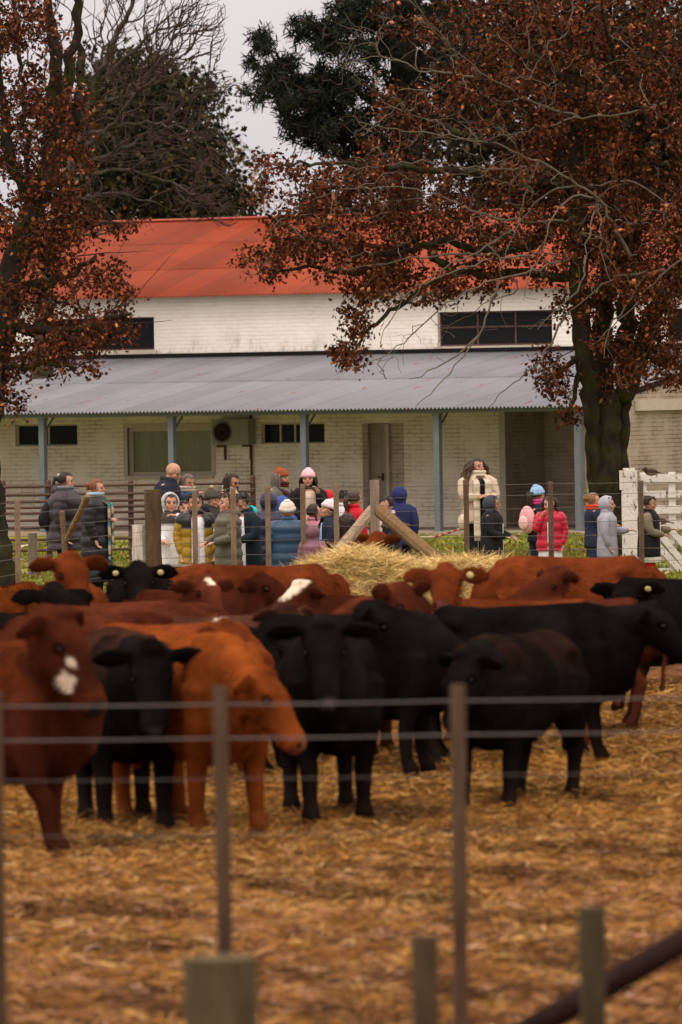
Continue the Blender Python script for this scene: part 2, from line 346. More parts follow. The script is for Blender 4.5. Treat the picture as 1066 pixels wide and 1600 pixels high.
def wallmat(name, c_hi, c_lo, brick, stain, seed):
    m = bpy.data.materials.new(name); m.use_nodes = True; t = m.node_tree; b = t.nodes['Principled BSDF']; lk = t.links.new
    b.inputs['Roughness'].default_value = 0.9; b.inputs['Specular IOR Level'].default_value = 0.15
    tcn = t.nodes.new('ShaderNodeTexCoord'); sp = t.nodes.new('ShaderNodeSeparateXYZ'); lk(tcn.outputs['Object'], sp.inputs[0])
    ad = t.nodes.new('ShaderNodeMath'); ad.operation = 'ADD'; lk(sp.outputs[0], ad.inputs[0]); lk(sp.outputs[1], ad.inputs[1])
    cb = t.nodes.new('ShaderNodeCombineXYZ'); lk(ad.outputs[0], cb.inputs[0]); lk(sp.outputs[2], cb.inputs[1]); cb.inputs[2].default_value = seed
    br = t.nodes.new('ShaderNodeTexBrick'); br.inputs['Scale'].default_value = 1; br.inputs['Brick Width'].default_value = 0.27; br.inputs['Row Height'].default_value = 0.078
    br.inputs['Mortar Size'].default_value = 0.008; br.inputs['Mortar Smooth'].default_value = 0.5; nd = t.nodes.new('ShaderNodeTexNoise'); nd.inputs['Scale'].default_value = 4; lk(cb.outputs[0], nd.inputs['Vector']); vs_ = t.nodes.new('ShaderNodeVectorMath'); vs_.operation = 'SCALE'; vs_.inputs['Scale'].default_value = .03; lk(nd.outputs['Color'], vs_.inputs[0]); va_ = t.nodes.new('ShaderNodeVectorMath'); lk(cb.outputs[0], va_.inputs[0]); lk(vs_.outputs[0], va_.inputs[1]); lk(va_.outputs[0], br.inputs['Vector'])
    n1 = t.nodes.new('ShaderNodeTexNoise'); n1.inputs['Scale'].default_value = 1.5; n1.inputs['Detail'].default_value = 9; n1.inputs['Roughness'].default_value = 0.7; lk(cb.outputs[0], n1.inputs['Vector'])
    n2 = t.nodes.new('ShaderNodeTexNoise'); n2.inputs['Scale'].default_value = 9; n2.inputs['Detail'].default_value = 6; n2.inputs['Roughness'].default_value = 0.7; lk(cb.outputs[0], n2.inputs['Vector'])
    def ramp(inp, p0, p1, a=0., bb=1.):
        r = t.nodes.new('ShaderNodeMapRange'); r.clamp = True; lk(inp, r.inputs['Value'])
        r.inputs['From Min'].default_value = p0; r.inputs['From Max'].default_value = p1; r.inputs['To Min'].default_value = a; r.inputs['To Max'].default_value = bb
        return r.outputs[0]
    def mul(a, c):
        r = t.nodes.new('ShaderNodeMath'); r.operation = 'MULTIPLY'; lk(a, r.inputs[0])
        if isinstance(c, float): r.inputs[1].default_value = c
        else: lk(c, r.inputs[1])
        return r.outputs[0]
    def mix(f, a, c):
        r = t.nodes.new('ShaderNodeMix'); r.data_type = 'RGBA'; lk(f, r.inputs['Factor'])
        for s_, x_ in (('A', a), ('B', c)):
            if isinstance(x_, tuple): r.inputs[s_].default_value = (*x_, 1)
            else: lk(x_, r.inputs[s_])
        return r.outputs['Result']
    c0 = mix(ramp(n1.outputs['Fac'], 0.35, 0.65), c_lo, c_hi)
    mort = mul(mul(br.outputs['Fac'], ramp(n1.outputs['Fac'], 0.56, 0.40)), brick)      # joints show where paint is thin
    c1 = mix(mort, c0, (0.09, 0.065, 0.05))
    speck = mul(ramp(n2.outputs['Fac'], 0.66, 0.72), brick * 0.9)
    c2 = mix(speck, c1, (0.12, 0.085, 0.06))
    if stain:                                                        # mildew along the foot of the wall
        n3 = t.nodes.new('ShaderNodeTexNoise'); n3.inputs['Scale'].default_value = 2.6; n3.inputs['Detail'].default_value = 8; n3.inputs['Roughness'].default_value = .75
        mp = t.nodes.new('ShaderNodeMapping'); mp.inputs['Scale'].default_value = (1, 0.45, 1); lk(cb.outputs[0], mp.inputs[0]); lk(mp.outputs[0], n3.inputs['Vector'])
        c2 = mix(mul(ramp(n3.outputs['Fac'], 0.5, 0.68), mul(ramp(sp.outputs[2], stain, stain - 0.5), 0.75)), c2, (0.13, 0.10, 0.07))
    lk(c2, b.inputs['Base Color'])
    bm = t.nodes.new('ShaderNodeBump'); bm.inputs['Strength'].default_value = 0.7; bm.inputs['Distance'].default_value = 0.012; bm.invert = True
    lk(br.outputs['Fac'], bm.inputs['Height']); bm2 = t.nodes.new('ShaderNodeBump'); bm2.inputs['Strength'].default_value = 0.5; bm2.inputs['Distance'].default_value = 0.01
    lk(n2.outputs['Fac'], bm2.inputs['Height']); lk(bm.outputs[0], bm2.inputs['Normal']); lk(bm2.outputs[0], b.inputs['Normal'])
    return m
M_brick = wallmat('white_brick_paint', (0.92, 0.84, 0.72), (0.78, 0.68, 0.54), 0.7, 0, 0.0)
M_brick_d = wallmat('dark_brick_paint', (0.66, 0.58, 0.48), (0.52, 0.44, 0.35), 0.85, 0, 4.0)  # darker copy of the brick paint, for the recess walls
M_brick_e = wallmat('end_wall_shade_paint', (0.46, 0.39, 0.32), (0.33, 0.27, 0.21), 0.85, 0, 6.0)  # brick paint darkened for the end wall; its shade is put into the colour
M_plaster = wallmat('whitewashed_plaster', (0.93, 0.89, 0.83), (0.84, 0.78, 0.70), 0.05, 3.95, 9.0)
M_tin_red = mat('red_corrugated_tin', 0.6, 0.3, 0.22, 1.1, col=L(146, 60, 30), stretch=(0.6, 0.35, 1))
M_tin_grey = mat('grey_corrugated_tin', 0.5, 0.35, 0.12, 1.6, col=L(120, 121, 129), stretch=(1.0, 0.4, 1))
def rusty(m, thr, rust):
    t = m.node_tree; b = t.nodes['Principled BSDF']; src = b.inputs['Base Color'].links[0].from_socket
    tcn = t.nodes.new('ShaderNodeTexCoord'); mp = t.nodes.new('ShaderNodeMapping'); mp.inputs['Scale'].default_value = (3.2, 1.3, 1.3)
    n = t.nodes.new('ShaderNodeTexNoise'); n.inputs['Scale'].default_value = 1; n.inputs['Detail'].default_value = 7; n.inputs['Roughness'].default_value = .6
    t.links.new(tcn.outputs['Object'], mp.inputs[0]); t.links.new(mp.outputs[0], n.inputs['Vector'])
    r = t.nodes.new('ShaderNodeMapRange'); r.inputs['From Min'].default_value = thr; r.inputs['From Max'].default_value = thr + .06; r.inputs['To Max'].default_value = .75
    t.links.new(n.outputs['Fac'], r.inputs[0]); x = t.nodes.new('ShaderNodeMix'); x.data_type = 'RGBA'
    t.links.new(r.outputs[0], x.inputs['Factor']); t.links.new(src, x.inputs['A']); x.inputs['B'].default_value = (*rust, 1); t.links.new(x.outputs['Result'], b.inputs['Base Color'])
def sheets(m, w_, amt):
    t = m.node_tree; b = t.nodes['Principled BSDF']; src = b.inputs['Base Color'].links[0].from_socket; lk = t.links.new
    tcn = t.nodes.new('ShaderNodeTexCoord'); sp = t.nodes.new('ShaderNodeSeparateXYZ'); lk(tcn.outputs['Object'], sp.inputs[0])
    def M(op, a, v=None):
        r = t.nodes.new('ShaderNodeMath'); r.operation = op; lk(a, r.inputs[0])
        if v is not None: r.inputs[1].default_value = v
        return r.outputs[0]
    dv = M('DIVIDE', sp.outputs[0], w_); fl = M('FLOOR', dv); fr = M('FRACT', dv); wn = t.nodes.new('ShaderNodeTexWhiteNoise'); wn.noise_dimensions = '1D'; lk(fl, wn.inputs['W'])
    mr = t.nodes.new('ShaderNodeMapRange'); lk(wn.outputs['Value'], mr.inputs[0]); mr.inputs['To Min'].default_value = 1 - amt; mr.inputs['To Max'].default_value = 1 + amt
    seam = M('LESS_THAN', fr, .035); sm = t.nodes.new('ShaderNodeMapRange'); lk(seam, sm.inputs[0]); sm.inputs['To Min'].default_value = 1; sm.inputs['To Max'].default_value = .62
    mu = t.nodes.new('ShaderNodeMath'); mu.operation = 'MULTIPLY'; lk(mr.outputs[0], mu.inputs[0]); lk(sm.outputs[0], mu.inputs[1])
    vm = t.nodes.new('ShaderNodeVectorMath'); vm.operation = 'SCALE'; lk(src, vm.inputs[0]); lk(mu.outputs[0], vm.inputs['Scale']); lk(vm.outputs[0], b.inputs['Base Color'])
sheets(M_tin_grey, .82, .09); sheets(M_tin_red, .82, .12)
rusty(M_tin_grey, 0.63, L(120, 62, 48)); rusty(M_tin_red, 0.66, L(150, 75, 55))
M_post = mat('blue_grey_paint', 0.5, 0.35, 0.12, 8, col=L(104, 112, 119))
M_trim = mat('window_trim', 0.7, 0.3, 0.1, 8, col=L(190, 180, 165))
M_door = mat('door_paint', 0.6, 0.3, 0.1, 5, col=L(160, 148, 138))
M_dark = mat('dark_interior', 0.9, 0.1, col=(0.012, 0.011, 0.012))
M_glass = mat('window_glass', 0.12, 0.08, col=(0.012, 0.012, 0.014))
M_curtain = mat('curtain', 0.9, 0.1, 0.3, 8, col=L(165, 145, 150), stretch=(1, 1, 0.05))
M_conc = mat('concrete', 0.9, 0.15, 0.3, 5, col=L(165, 152, 132))
M_acbody = mat('aircon_casing', 0.6, 0.3, 0.1, 6, col=L(150, 143, 130))

def wall(name, m, x0, x1, z0, z1, y0, holes=(), th=0.22, parent=None):
    mb = MB(); xs_ = sorted({x0, x1, *[h[0] for h in holes], *[h[1] for h in holes]}); xs_ = [x for x in xs_ if x0 <= x <= x1]
    for a, b in zip(xs_[:-1], xs_[1:]):
        hz = sorted([(h[2], h[3]) for h in holes if h[0] <= a + 1e-6 and h[1] >= b - 1e-6]); z = z0
        for (c0, c1) in hz:
            if c0 > z + 1e-4: mb.bx(a, b, y0, y0 + th, z, c0)
            z = c1
        if z1 > z + 1e-4: mb.bx(a, b, y0, y0 + th, z, z1)
    return mb.build(name, m, parent or B_)
def rect(u0, v0, u1, v1, off):
    x0, _ = bp(u0, (v0 + v1) / 2, off); x1, _ = bp(u1, (v0 + v1) / 2, off); um = (u0 + u1) / 2
    _, z1 = bp(um, v0, off); _, z0 = bp(um, v1, off)
    return (x0, x1, z0, z1)
def window(r, off, frame=0.05, bars=(), curtain=False, sill=False, m=None, recess=0.09):
    x0, x1, z0, z1 = r; y = off + recess; f = MB(); w_ = frame
    f.bx(x0, x1, y, y + .05, z1 - w_, z1); f.bx(x0, x1, y, y + .05, z0, z0 + w_)
    f.bx(x0, x0 + w_, y, y + .05, z0 + w_, z1 - w_); f.bx(x1 - w_, x1, y, y + .05, z0 + w_, z1 - w_)
    for b in bars:
        if b > 0: xx = x0 + b * (x1 - x0); f.bx(xx - .02, xx + .02, y + .003, y + .047, z0 + w_, z1 - w_)
        else: zz = z0 - b * (z1 - z0); f.bx(x0 + w_, x1 - w_, y + .006, y + .044, zz - .018, zz + .018)
    fo = f.build('window', m or M_trim, B_)
    p = MB(); p.bx(x0 + w_, x1 - w_, y + .02, y + .028, z0 + w_, z1 - w_)
    if curtain:
        M_g = bpy.data.materials.get('clear_glass') or mat('clear_glass', 0.05, 0.5, col=(0.8, 0.82, 0.85))
        if 'thin' not in M_g.node_tree.nodes:
            tt_ = M_g.node_tree; tr_ = tt_.nodes.new('ShaderNodeBsdfTransparent'); tr_.inputs[0].default_value = (.8, .82, .84, 1); mm_ = tt_.nodes.new('ShaderNodeMixShader'); mm_.name = 'thin'; mm_.inputs[0].default_value = .07
            tt_.links.new(tr_.outputs[0], mm_.inputs[1]); gl_ = tt_.nodes.new('ShaderNodeBsdfGlossy'); gl_.inputs['Roughness'].default_value = .03; tt_.links.new(gl_.outputs[0], mm_.inputs[2]); tt_.links.new(mm_.outputs[0], tt_.nodes['Material Output'].inputs[0])
        p.build('pane', M_g, fo)
        n = 90; xx = np.linspace(x0, x1, n); yy = y + .12 + .025 * np.sin(np.arange(n) * 1.35) + .02 * np.sin(np.arange(n) * .37)
        vv = np.concatenate([np.stack([xx, yy, np.full(n, z0)], -1), np.stack([xx, yy, np.full(n, z1)], -1)]); i = np.arange(n - 1)
        c = MB(); gap = np.abs(i / n - 0.43) > 0.035
        c.add(vv, np.stack([i, i + 1, i + 1 + n, i + n], -1)[gap]); c.build('curtain', M_curtain, fo, smooth=True)
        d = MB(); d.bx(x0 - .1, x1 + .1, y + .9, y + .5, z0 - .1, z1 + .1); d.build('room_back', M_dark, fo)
    else:
        p.build('pane', M_glass, fo)
    if sill:
        s_ = MB(); s_.bx(x0 - .05, x1 + .05, off - .05, y - .003, z0 - .06, z0 - .002); s_.build('sill', M_trim, fo)
    return fo
XL = bp(-260, 700, 3.1)[0]
OFL, OFU, OFR, OFRec = 3.1, 6.4, 11.9, 4.6
XR_ROOF = bp(908, 640, -0.3)[0]
ze = bp(500, 640, -0.3)[1]; zt = bp(500, 556, OFU - .02)[1]
zr_e = bp(420, 460, OFU - .3)[1]; zr_r = bp(400, 342, OFR)[1]
xp, _ = bp(791, 740, OFL)
XHALL = XR_ROOF + 9
# lower wall
w1 = rect(24, 663, 121, 697, OFL); w2 = rect(200, 668, 331, 743, OFL); w3 = rect(408, 661, 507, 693, OFL)
dr = rect(567, 661, 632, 829, OFL); dr = (dr[0], dr[1], 0.0, dr[3])
zroof = lambda off: ze + (zt - ze) * (off + .3) / (OFU + .28)
wall('wall', M_brick, XL, xp, 0, zroof(OFL) - 0.05, OFL, [w1, w2, w3, dr])
window(w1, OFL, .03, (.5,), m=M_trim); window(w2, OFL, .07, (.47,), True, True); window(w3, OFL, .025, (.5, .27), m=M_trim)
# plaster surround of the big window, 3 mm proud
s_ = MB(); a = w2; s_.bx(a[0] - .09, a[1] + .09, OFL - .02, OFL + .05, a[3], a[3] + .08); s_.bx(a[0] - .09, a[0], OFL - .02, OFL + .05, a[2], a[3]); s_.bx(a[1], a[1] + .09, OFL - .02, OFL + .05, a[2], a[3]); s_.build('window_surround', M_trim, B_)
# door recess
DD = 0.32
x0, x1, _, z1 = dr
r_ = MB(); r_.bx(x0 - .02, x0 + 0, OFL + .22, OFL + DD, 0, z1 + .05); r_.bx(x1, x1 + .02, OFL + .22, OFL + DD, 0, z1 + .05)
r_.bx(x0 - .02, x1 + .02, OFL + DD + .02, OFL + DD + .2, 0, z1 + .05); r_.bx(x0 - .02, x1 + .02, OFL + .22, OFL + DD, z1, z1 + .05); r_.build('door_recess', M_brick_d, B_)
d = MB(); xd1 = bp(606, 740, OFL + DD)[0]; xd0 = bp(562, 740, OFL + DD)[0]
xd0 = max(xd0, x0 + 0.02)
d.bx(xd0, xd1, OFL + DD - .05, OFL + DD + .01, 0.12, z1 - .02)
for (a, b) in ((.14, .95), (1.05, z1 - .12)):
    d.bx(xd0 + .1, xd1 - .1, OFL + DD - .06, OFL + DD - .051, a + .05, b)
do = d.build('door', M_door, B_)
h = MB(); h.tube([(xd1 - .07, OFL + DD - .11, 1.02), (xd1 - .17, OFL + DD - .11, 1.02)], [.012, .012], 8, L(60, 58, 55)); h.box((xd1 - .07, OFL + DD - .07, 1.02), (.035, .03, .14), None, L(60, 58, 55)); h.build('handle', M_rust, do)
f_ = MB(); f_.bx(xd1, xd1 + .07, OFL + DD - .07, OFL + DD + .015, .12, z1 - .02); f_.build('door_frame', M_trim, B_)
# pilaster, recess behind and end wall
p_ = MB(); p_.bx(xp - .13, xp + .003, OFL - .03, OFL + .25, 0, zroof(OFL) - .06); p_.build('pilaster', M_trim, B_)
XE = XR_ROOF - .02
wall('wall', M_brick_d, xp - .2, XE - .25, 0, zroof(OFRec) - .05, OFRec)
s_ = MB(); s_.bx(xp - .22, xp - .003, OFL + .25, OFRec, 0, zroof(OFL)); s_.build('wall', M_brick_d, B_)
# end wall (triangular top following the roof edge)
e = MB(); y0, y1 = 0.15, OFU + 5.4
zz0, zzm = zroof(y0) - .07, zroof(OFU) - .07
prof = [(y0, 0), (OFU, 0), (OFU, zzm), (y0, zz0)]
vv = np.array([(XE - .24, a, b) for a, b in prof] + [(XE, a, b) for a, b in prof])
e.add(vv, [np.array([(0, 1, 2, 3), (7, 6, 5, 4), (0, 3, 7, 4), (3, 2, 6, 7), (0, 4, 5, 1), (1, 5, 6, 2)])])
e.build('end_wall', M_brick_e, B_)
# white lintel band and a dark window on the end wall
zc = bp(1050, 623, 1.7)[1]
e = MB(); e.box((XE + .06, 2.9, 2.34), (.12, 2.2, .2)); e.build('lintel_band', M_trim, B_)
e = MB(); e.box((XE + .012, 4.12, 1.75), (.024, .9, .6)); e.build('side_window', M_dark, B_)
# upper wall
u1_ = rect(78, 497, 241, 548, OFU); u2_ = rect(684, 486, 863, 540, OFU); u3_ = rect(1040, 481, 1150, 533, OFU); u0_ = rect(-80, 502, 19, 550, OFU)
wall('upper_wall', M_plaster, XL - 2, XHALL, 2.2, zr_e + .045, OFU, [u0_, u1_, u2_, u3_])
for r in (u0_, u1_, u3_): window(r, OFU, .03, (.33, .66), m=M_rust, recess=.1)
window(u2_, OFU, .035, (.33, .66, -.55), m=M_rust, recess=.1)
for r in (u1_, u2_, u3_):
    s_ = MB(); s_.bx(r[0] - .07, r[1] + .07, OFU - .04, OFU + .09, r[2] - .09, r[2] - .002); s_.build('sill', M_trim, B_)
s_ = MB(); s_.bx(XL - 2, XHALL, OFU - .05, OFU - .002, zt + 0.02, zt + .1); s_.build('flashing', M_dark, B_)
wall('hall_end_wall', M_plaster, XHALL - .2, XHALL, 0, zr_e, OFU + .25, th=OFR - OFU)
# corrugated roofs
def corrugated(name, m, x0, x1, ya, za, yb, zb, per=0.082, amp=0.019, laps=(0.5,), th=0.02):
    k = 8; n = int((x1 - x0) / per * k); xx = np.linspace(x0, x1, n); wv = amp * np.sin(xx / per * 2 * PI)
    mb = MB(); cuts = [0, *laps, 1]
    for a, b in zip(cuts[:-1], cuts[1:]):
        b2 = min(1, b + .012); up = 0.012 * 1.0
        rows = []
        for tt, dz in ((a, up if a > 0 else 0.0), (b2, 0.0)):
            rows.append(np.stack([xx, np.full(n, ya + (yb - ya) * tt), za + (zb - za) * tt + wv + dz], -1))
        rows = [np.array(rows[0]) - A3(0, 0, 0.004), rows[0], rows[1]]
        vv = np.vstack(rows); i = np.arange(n - 1)
        q = np.vstack([np.stack([i + r * n, i + 1 + r * n, i + 1 + (r + 1) * n, i + (r + 1) * n], -1) for r in (0, 1)])
        mb.add(vv, q)
        bm_ = np.vstack([rows[1] - A3(0, 0, .006), rows[2] - A3(0, 0, .006)]); mb.add(bm_, np.stack([i, i + n, i + 1 + n, i + 1], -1))
    return mb.build(name, m, B_, smooth=True)
corrugated('veranda_roof', M_tin_grey, XL - 1, XR_ROOF, -.3, ze, OFU - .02, zt, laps=(0.52,))
rr = corrugated('roof', M_tin_red, XL - 2, XHALL + .3, OFU - .3, zr_e, OFR, zr_r, laps=(0.34, 0.68))
rb = corrugated('rear_roof', M_tin_red, XL - 2, XHALL + .3, OFR, zr_r, OFR + 5.8, zr_e, laps=())
c_ = MB(); c_.tube([(XL - 2, OFR, zr_r + .02), (XHALL + .3, OFR, zr_r + .02)], [(.10, .04), (.10, .04)], 10); c_.build('ridge_cap', M_tin_red, rr)
# beam, posts, fascia
b_ = MB(); b_.bx(XL - 1, XR_ROOF - .04, -.07, .03, ze - .085, ze - .018); b_.build('eave_beam', M_post, B_)
b_ = MB(); n_ = 10
for (ua) in (68, 270, 477, 685, 905):
    xx, _ = bp(ua, 740, 0.0)
    m_ = MB(); m_.bx(xx - .06, xx + .06, -.06, .06, .05, ze - .09); m_.bx(xx - .09, xx + .09, -.09, .09, 0, .048); m_.tube([(xx, 0.05, ze - .38), (xx, .45, ze - .03)], [.02, .02], 6)
    m_.bx(xx - .08, xx + .08, -.075, .075, ze - .13, ze - .092)
    m_.build('post', M_post, B_)
for ua in (-140,):
    xx, _ = bp(ua, 740, 0.0); m_ = MB(); m_.bx(xx - .06, xx + .06, -.06, .06, 0, ze - .09); m_.build('post', M_post, B_)
v_ = MB(); vv = []
for yy, z in ((-.3, ze), (OFU, zt)):
    for dx in (0, .03):
        for dz in (-.13, -.014): vv.append((XR_ROOF - .03 + dx, yy, z + dz))
v_.add(np.array(vv), [np.array([(0, 1, 3, 2), (4, 6, 7, 5), (0, 4, 5, 1), (2, 3, 7, 6), (0, 2, 6, 4), (1, 5, 7, 3)])]); v_.build('bargeboard', M_dark, B_)
s_ = MB(); s_.bx(XL, XE + .3, -.25, OFL - .003, -.05, .06); s_.bx(xp, XE, OFL, OFRec - .003, -.05, .06); s_.build('plinth', M_conc, B_)
# rafters under the veranda roof, drainpipe and cable on the wall
for ua in (68, 270, 477, 685):
    xx, _ = bp(ua, 740, 0.0); m_ = MB(); vv = []
    for yy in (.04, OFL - .003):
        for dx in (-.04, .04):
            for dz in (-.12, -.03): vv.append((xx + dx, yy, zroof(yy) + dz))
    m_.add(np.array(vv), [np.array([(0, 1, 3, 2), (4, 6, 7, 5), (0, 4, 5, 1), (2, 3, 7, 6), (0, 2, 6, 4), (1, 5, 7, 3)])]); m_.build('rafter', M_post, B_)
xx, _ = bp(393, 720, OFL - .05); m_ = MB(); m_.tube([(xx, OFL - .05, .06), (xx, OFL - .05, zroof(OFL) - .1)], [.022, .022], 8); m_.build('drainpipe', M_rust, B_)
# air conditioner
ac = rect(331, 655, 388, 695, OFL - .3); A_ = empty('air_conditioner', (0, 0, 0)); A_.parent = None
xa, za = (ac[0] + ac[1]) / 2, ac[2]
wl = BO + BE * xa + BD * (OFL - .17); A_.location = (wl[0], wl[1], za); A_.rotation_euler = (0, 0, -BA)
tag(A_, 'boxy outdoor air conditioner unit mounted under the veranda right of the curtained window', 'air conditioner')
hw, hh = (ac[1] - ac[0]) / 2, ac[3] - ac[2]
m_ = MB(); m_.bx(-hw, hw, -.13, .13, 0, hh); m_.bx(hw * .25, hw * .97, -.135, -.131, .05, hh - .05); m_.build('casing', M_acbody, A_)
m_ = MB()
for r in np.linspace(.05, hh * .42, 6):
    a = np.linspace(0, 2 * PI, 22); m_.tube(np.stack([-hw * .42 + r * np.cos(a), np.full(22, -.142), hh / 2 + r * np.sin(a)], -1), [.006] * 22, 5, (.03, .03, .03), up=A3(0, 1, 0), cap=False)
m_.build('fan_grille', M_rust, A_)
m_ = MB(); m_.ell((-hw * .42, -.134, hh / 2), (hh * .37, .006, hh * .37), (.05, .05, .05), nu=24); m_.build('fan_opening', M_dark, A_)
m_ = MB()
for sx in (-hw * .7, hw * .7): m_.bx(sx - .02, sx + .02, -.14, .165, -.04, -.003); m_.bx(sx - .02, sx + .02, .135, .165, -.3, -.043)
m_.build('bracket', M_rust, A_)
# ------------------------------------------------------------------ cattle
def Rz(a): return np.array([[math.cos(a), -math.sin(a), 0], [math.sin(a), math.cos(a), 0], [0, 0, 1]])
RED = A3(0.098, 0.023, 0.0072); DRED = A3(0.042, 0.011, 0.0055); ORG = A3(0.145, 0.036, 0.008); BLK = A3(0.0075, 0.0058, 0.0055)
BRN = A3(0.05, 0.02, 0.013); WHT = A3(0.62, 0.52, 0.40)
PX, PZ = A3(0, 1, 0), A3(0, 0, 1)
def cow(u, s, rz, H, poll, hyaw, hpitch, color, label, hs=1.0, ls=1.0, white=(), hair=9000, tags=(), tipcol=None, muzzle=None, step=(0, 0, 0, 0), back=None, wide=1.0, earlift=0.0, seed=0, near=0.0):
    rg = np.random.default_rng(100 + seed)
    loc = P(u, 591 + CH * s, s); loc[2] = 0
    step = tuple(a_ + b_ for a_, b_ in zip(step, rg.uniform(-.06, .06, 4)))
    R = Rz(-math.radians(rz)); k = H / 1.22; W = k * wide
    def bodyp(y, x, z): return A3(x * W, -y * k * ls, z * k)              # forward = -Y
    mb = MB()
    st = np.array([(-.82, .97, .12, .10), (-.77, .93, .25, .21), (-.66, .90, .31, .275), (-.5, .89, .31, .25), (-.3, .845, .34, .26), (-.05, .80, .38, .315),
                   (.2, .79, .39, .31), (.42, .80, .395, .265), (.6, .83, .36, .22), (.74, .87, .26, .175), (.81, .89, .14, .10)])
    mb.tube([bodyp(a, 0, b) for a, b, _, _ in st], [(d * W, c * k) for _, _, c, d in st], 22, up=PZ)
    mb.tube([bodyp(-.62, 0, 1.13), bodyp(-.3, 0, 1.135), bodyp(.1, 0, 1.15), bodyp(.45, 0, 1.17), bodyp(.62, 0, 1.13)], [(.09 * W, .05 * k)] * 5, 10, up=PZ)   # spine ridge
    for sx in (-1, 1):
        mb.ell(bodyp(-.52, sx * .205, 1.06), (.065 * W, .085 * k, .06 * k)); mb.ell(bodyp(-.76, sx * .11, 1.02), (.05 * W, .05 * k, .05 * k)); mb.tube([bodyp(.36, sx * .12, 1.16), bodyp(.42, sx * .2, 1.0), bodyp(.55, sx * .21, .80)], [.05 * k, .06 * k, .07 * k], 10); mb.ell(bodyp(-.60, sx * .2, .80), (.10 * W, .17 * k, .19 * k))                           # hip bones
        mb.ell(bodyp(.46, sx * .17, .92), (.11 * W, .16 * k, .24 * k))                           # shoulder
        a, b = (step[0], step[1]) if sx < 0 else (step[2], step[3])
        mb.tube([bodyp(.5, sx * .19, .88), bodyp(.50, sx * .20, .64), bodyp(.46 + a * .5, sx * .185, .40), bodyp(.46 + a * .8, sx * .18, .34), bodyp(.47 + a, sx * .18, .13), bodyp(.50 + a, sx * .18, .07), bodyp(.51 + a, sx * .18, .03)],
                [(.125 * k, .15 * k), (.095 * k, .11 * k), .066 * k, .062 * k, .049 * k, .060 * k, .068 * k], 12, up=PX)
        mb.tube([bodyp(-.54, sx * .17, .86), bodyp(-.47, sx * .20, .66), bodyp(-.60 + b * .4, sx * .19, .50), bodyp(-.69 + b * .7, sx * .18, .40), bodyp(-.655 + b * .9, sx * .18, .26), bodyp(-.63 + b, sx * .18, .12), bodyp(-.60 + b, sx * .18, .07), bodyp(-.59 + b, sx * .18, .03)],
                [(.155 * k, .22 * k), (.125 * k, .165 * k), (.085 * k, .10 * k), (.066 * k, .074 * k), .053 * k, .049 * k, .060 * k, .068 * k], 12, up=PX)
    # head
    fwdw = Rz(math.radians(rz)) @ A3(0, -1, 0)
    chestw = loc + fwdw * (.72 * k * ls)
    pw_y = (chestw + (A3(0, 0, 0) + fwdw * .25 * k))[1]
    sp = F / (pw_y - near); pollw = P(poll[0], poll[1], sp)
    pl = R @ (pollw - loc)
    hy, hp = math.radians(hyaw), math.radians(hpitch)
    f = R @ A3(math.sin(hy) * math.cos(hp), -math.cos(hy) * math.cos(hp), -math.sin(hp))
    upv = R @ A3(math.sin(hy) * math.sin(hp), -math.cos(hy) * math.sin(hp), math.cos(hp)); sd_ = np.cross(f, upv)
    q = hs * k
    c0 = pl - upv * .11 * q
    # neck
    sh = bodyp(.55, 0, .93); mid = sh * .5 + c0 * .5 + A3(0, 0, .02 * k)
    mb.tube([bodyp(.38, 0, .92), sh, mid, c0 - upv * .02 * q, c0 + f * .05 * q], [(.20 * W, .26 * k), (.17 * W, .23 * k), (.115 * W, .165 * k), (.095 * q, .12 * q), (.09 * q, .11 * q)], 16, up=PZ)
    mb.tube([bodyp(.62, 0, .50), bodyp(.74, 0, .60), mid - A3(0, 0, .20 * k), c0 - upv * .10 * q + f * .08 * q], [(.05 * k, .07 * k), (.05 * k, .09 * k), (.035 * k, .07 * k), (.04 * k, .045 * k)], 10)
    hr = np.array([(-.06, .0, .09, .10), (.01, .0, .122, .128), (.09, -.005, .13, .142), (.17, -.02, .122, .145), (.25, -.033, .100, .120), (.33, -.042, .086, .096), (.40, -.048, .086, .083), (.445, -.052, .088, .078), (.475, -.056, .074, .058)])
    mb.tube([c0 + f * a * q + upv * b * q for a, b, _, _ in hr], [(x * q, z * q) for _, _, x, z in hr], 18, up=upv)
    mb.ell(pl + f * .0 * q - upv * .01 * q, (.075 * q, .07 * q, .05 * q))
    mb.ell(c0 + f * .24 * q - upv * .09 * q, (.06 * q, .06 * q, .05 * q))
    M = np.stack([sd_, f, upv], 1)
    earts = []
    for sx in (-1, 1):
        mb.ell(c0 + f * .13 * q + sd_ * sx * .095 * q + upv * .055 * q, (.035 * q, .05 * q, .03 * q), M=M)            # brow
        e0 = c0 + f * .0 * q + sd_ * sx * .095 * q + upv * .04 * q
        ed = sd_ * sx * .95 - f * .12 + upv * (0.02 + earlift) - (R @ A3(0, 0, 1)) * .22; ed /= np.linalg.norm(ed)
        en = f * .75 + upv * .25; en = en - ed * (en @ ed); en /= np.linalg.norm(en); ew = np.cross(ed, en)
        t_ = [0, .05, .11, .18, .24, .262]; rr_ = [(.03, .032), (.056, .026), (.082, .022), (.078, .020), (.046, .017), (.014, .013)]
        mb.tube([e0 + ed * a * q for a in t_], [(b * q, c * q) for b, c in rr_], 12, up=en)
        earts.append((e0 + ed * .10 * q + en * .025 * q, en, ed))
    # tail
    mb.tube([bodyp(-.78, 0, 1.08), bodyp(-.88, 0, 1.0), bodyp(-.91, .01, .75), bodyp(-.90, .02, .5), bodyp(-.89, .02, .35)], [.04 * k, .032 * k, .022 * k, .024 * k, .035 * k], 8)
    me = remesh(mb.mesh('body'), 0.018 if s > 215 else 0.021, 4)
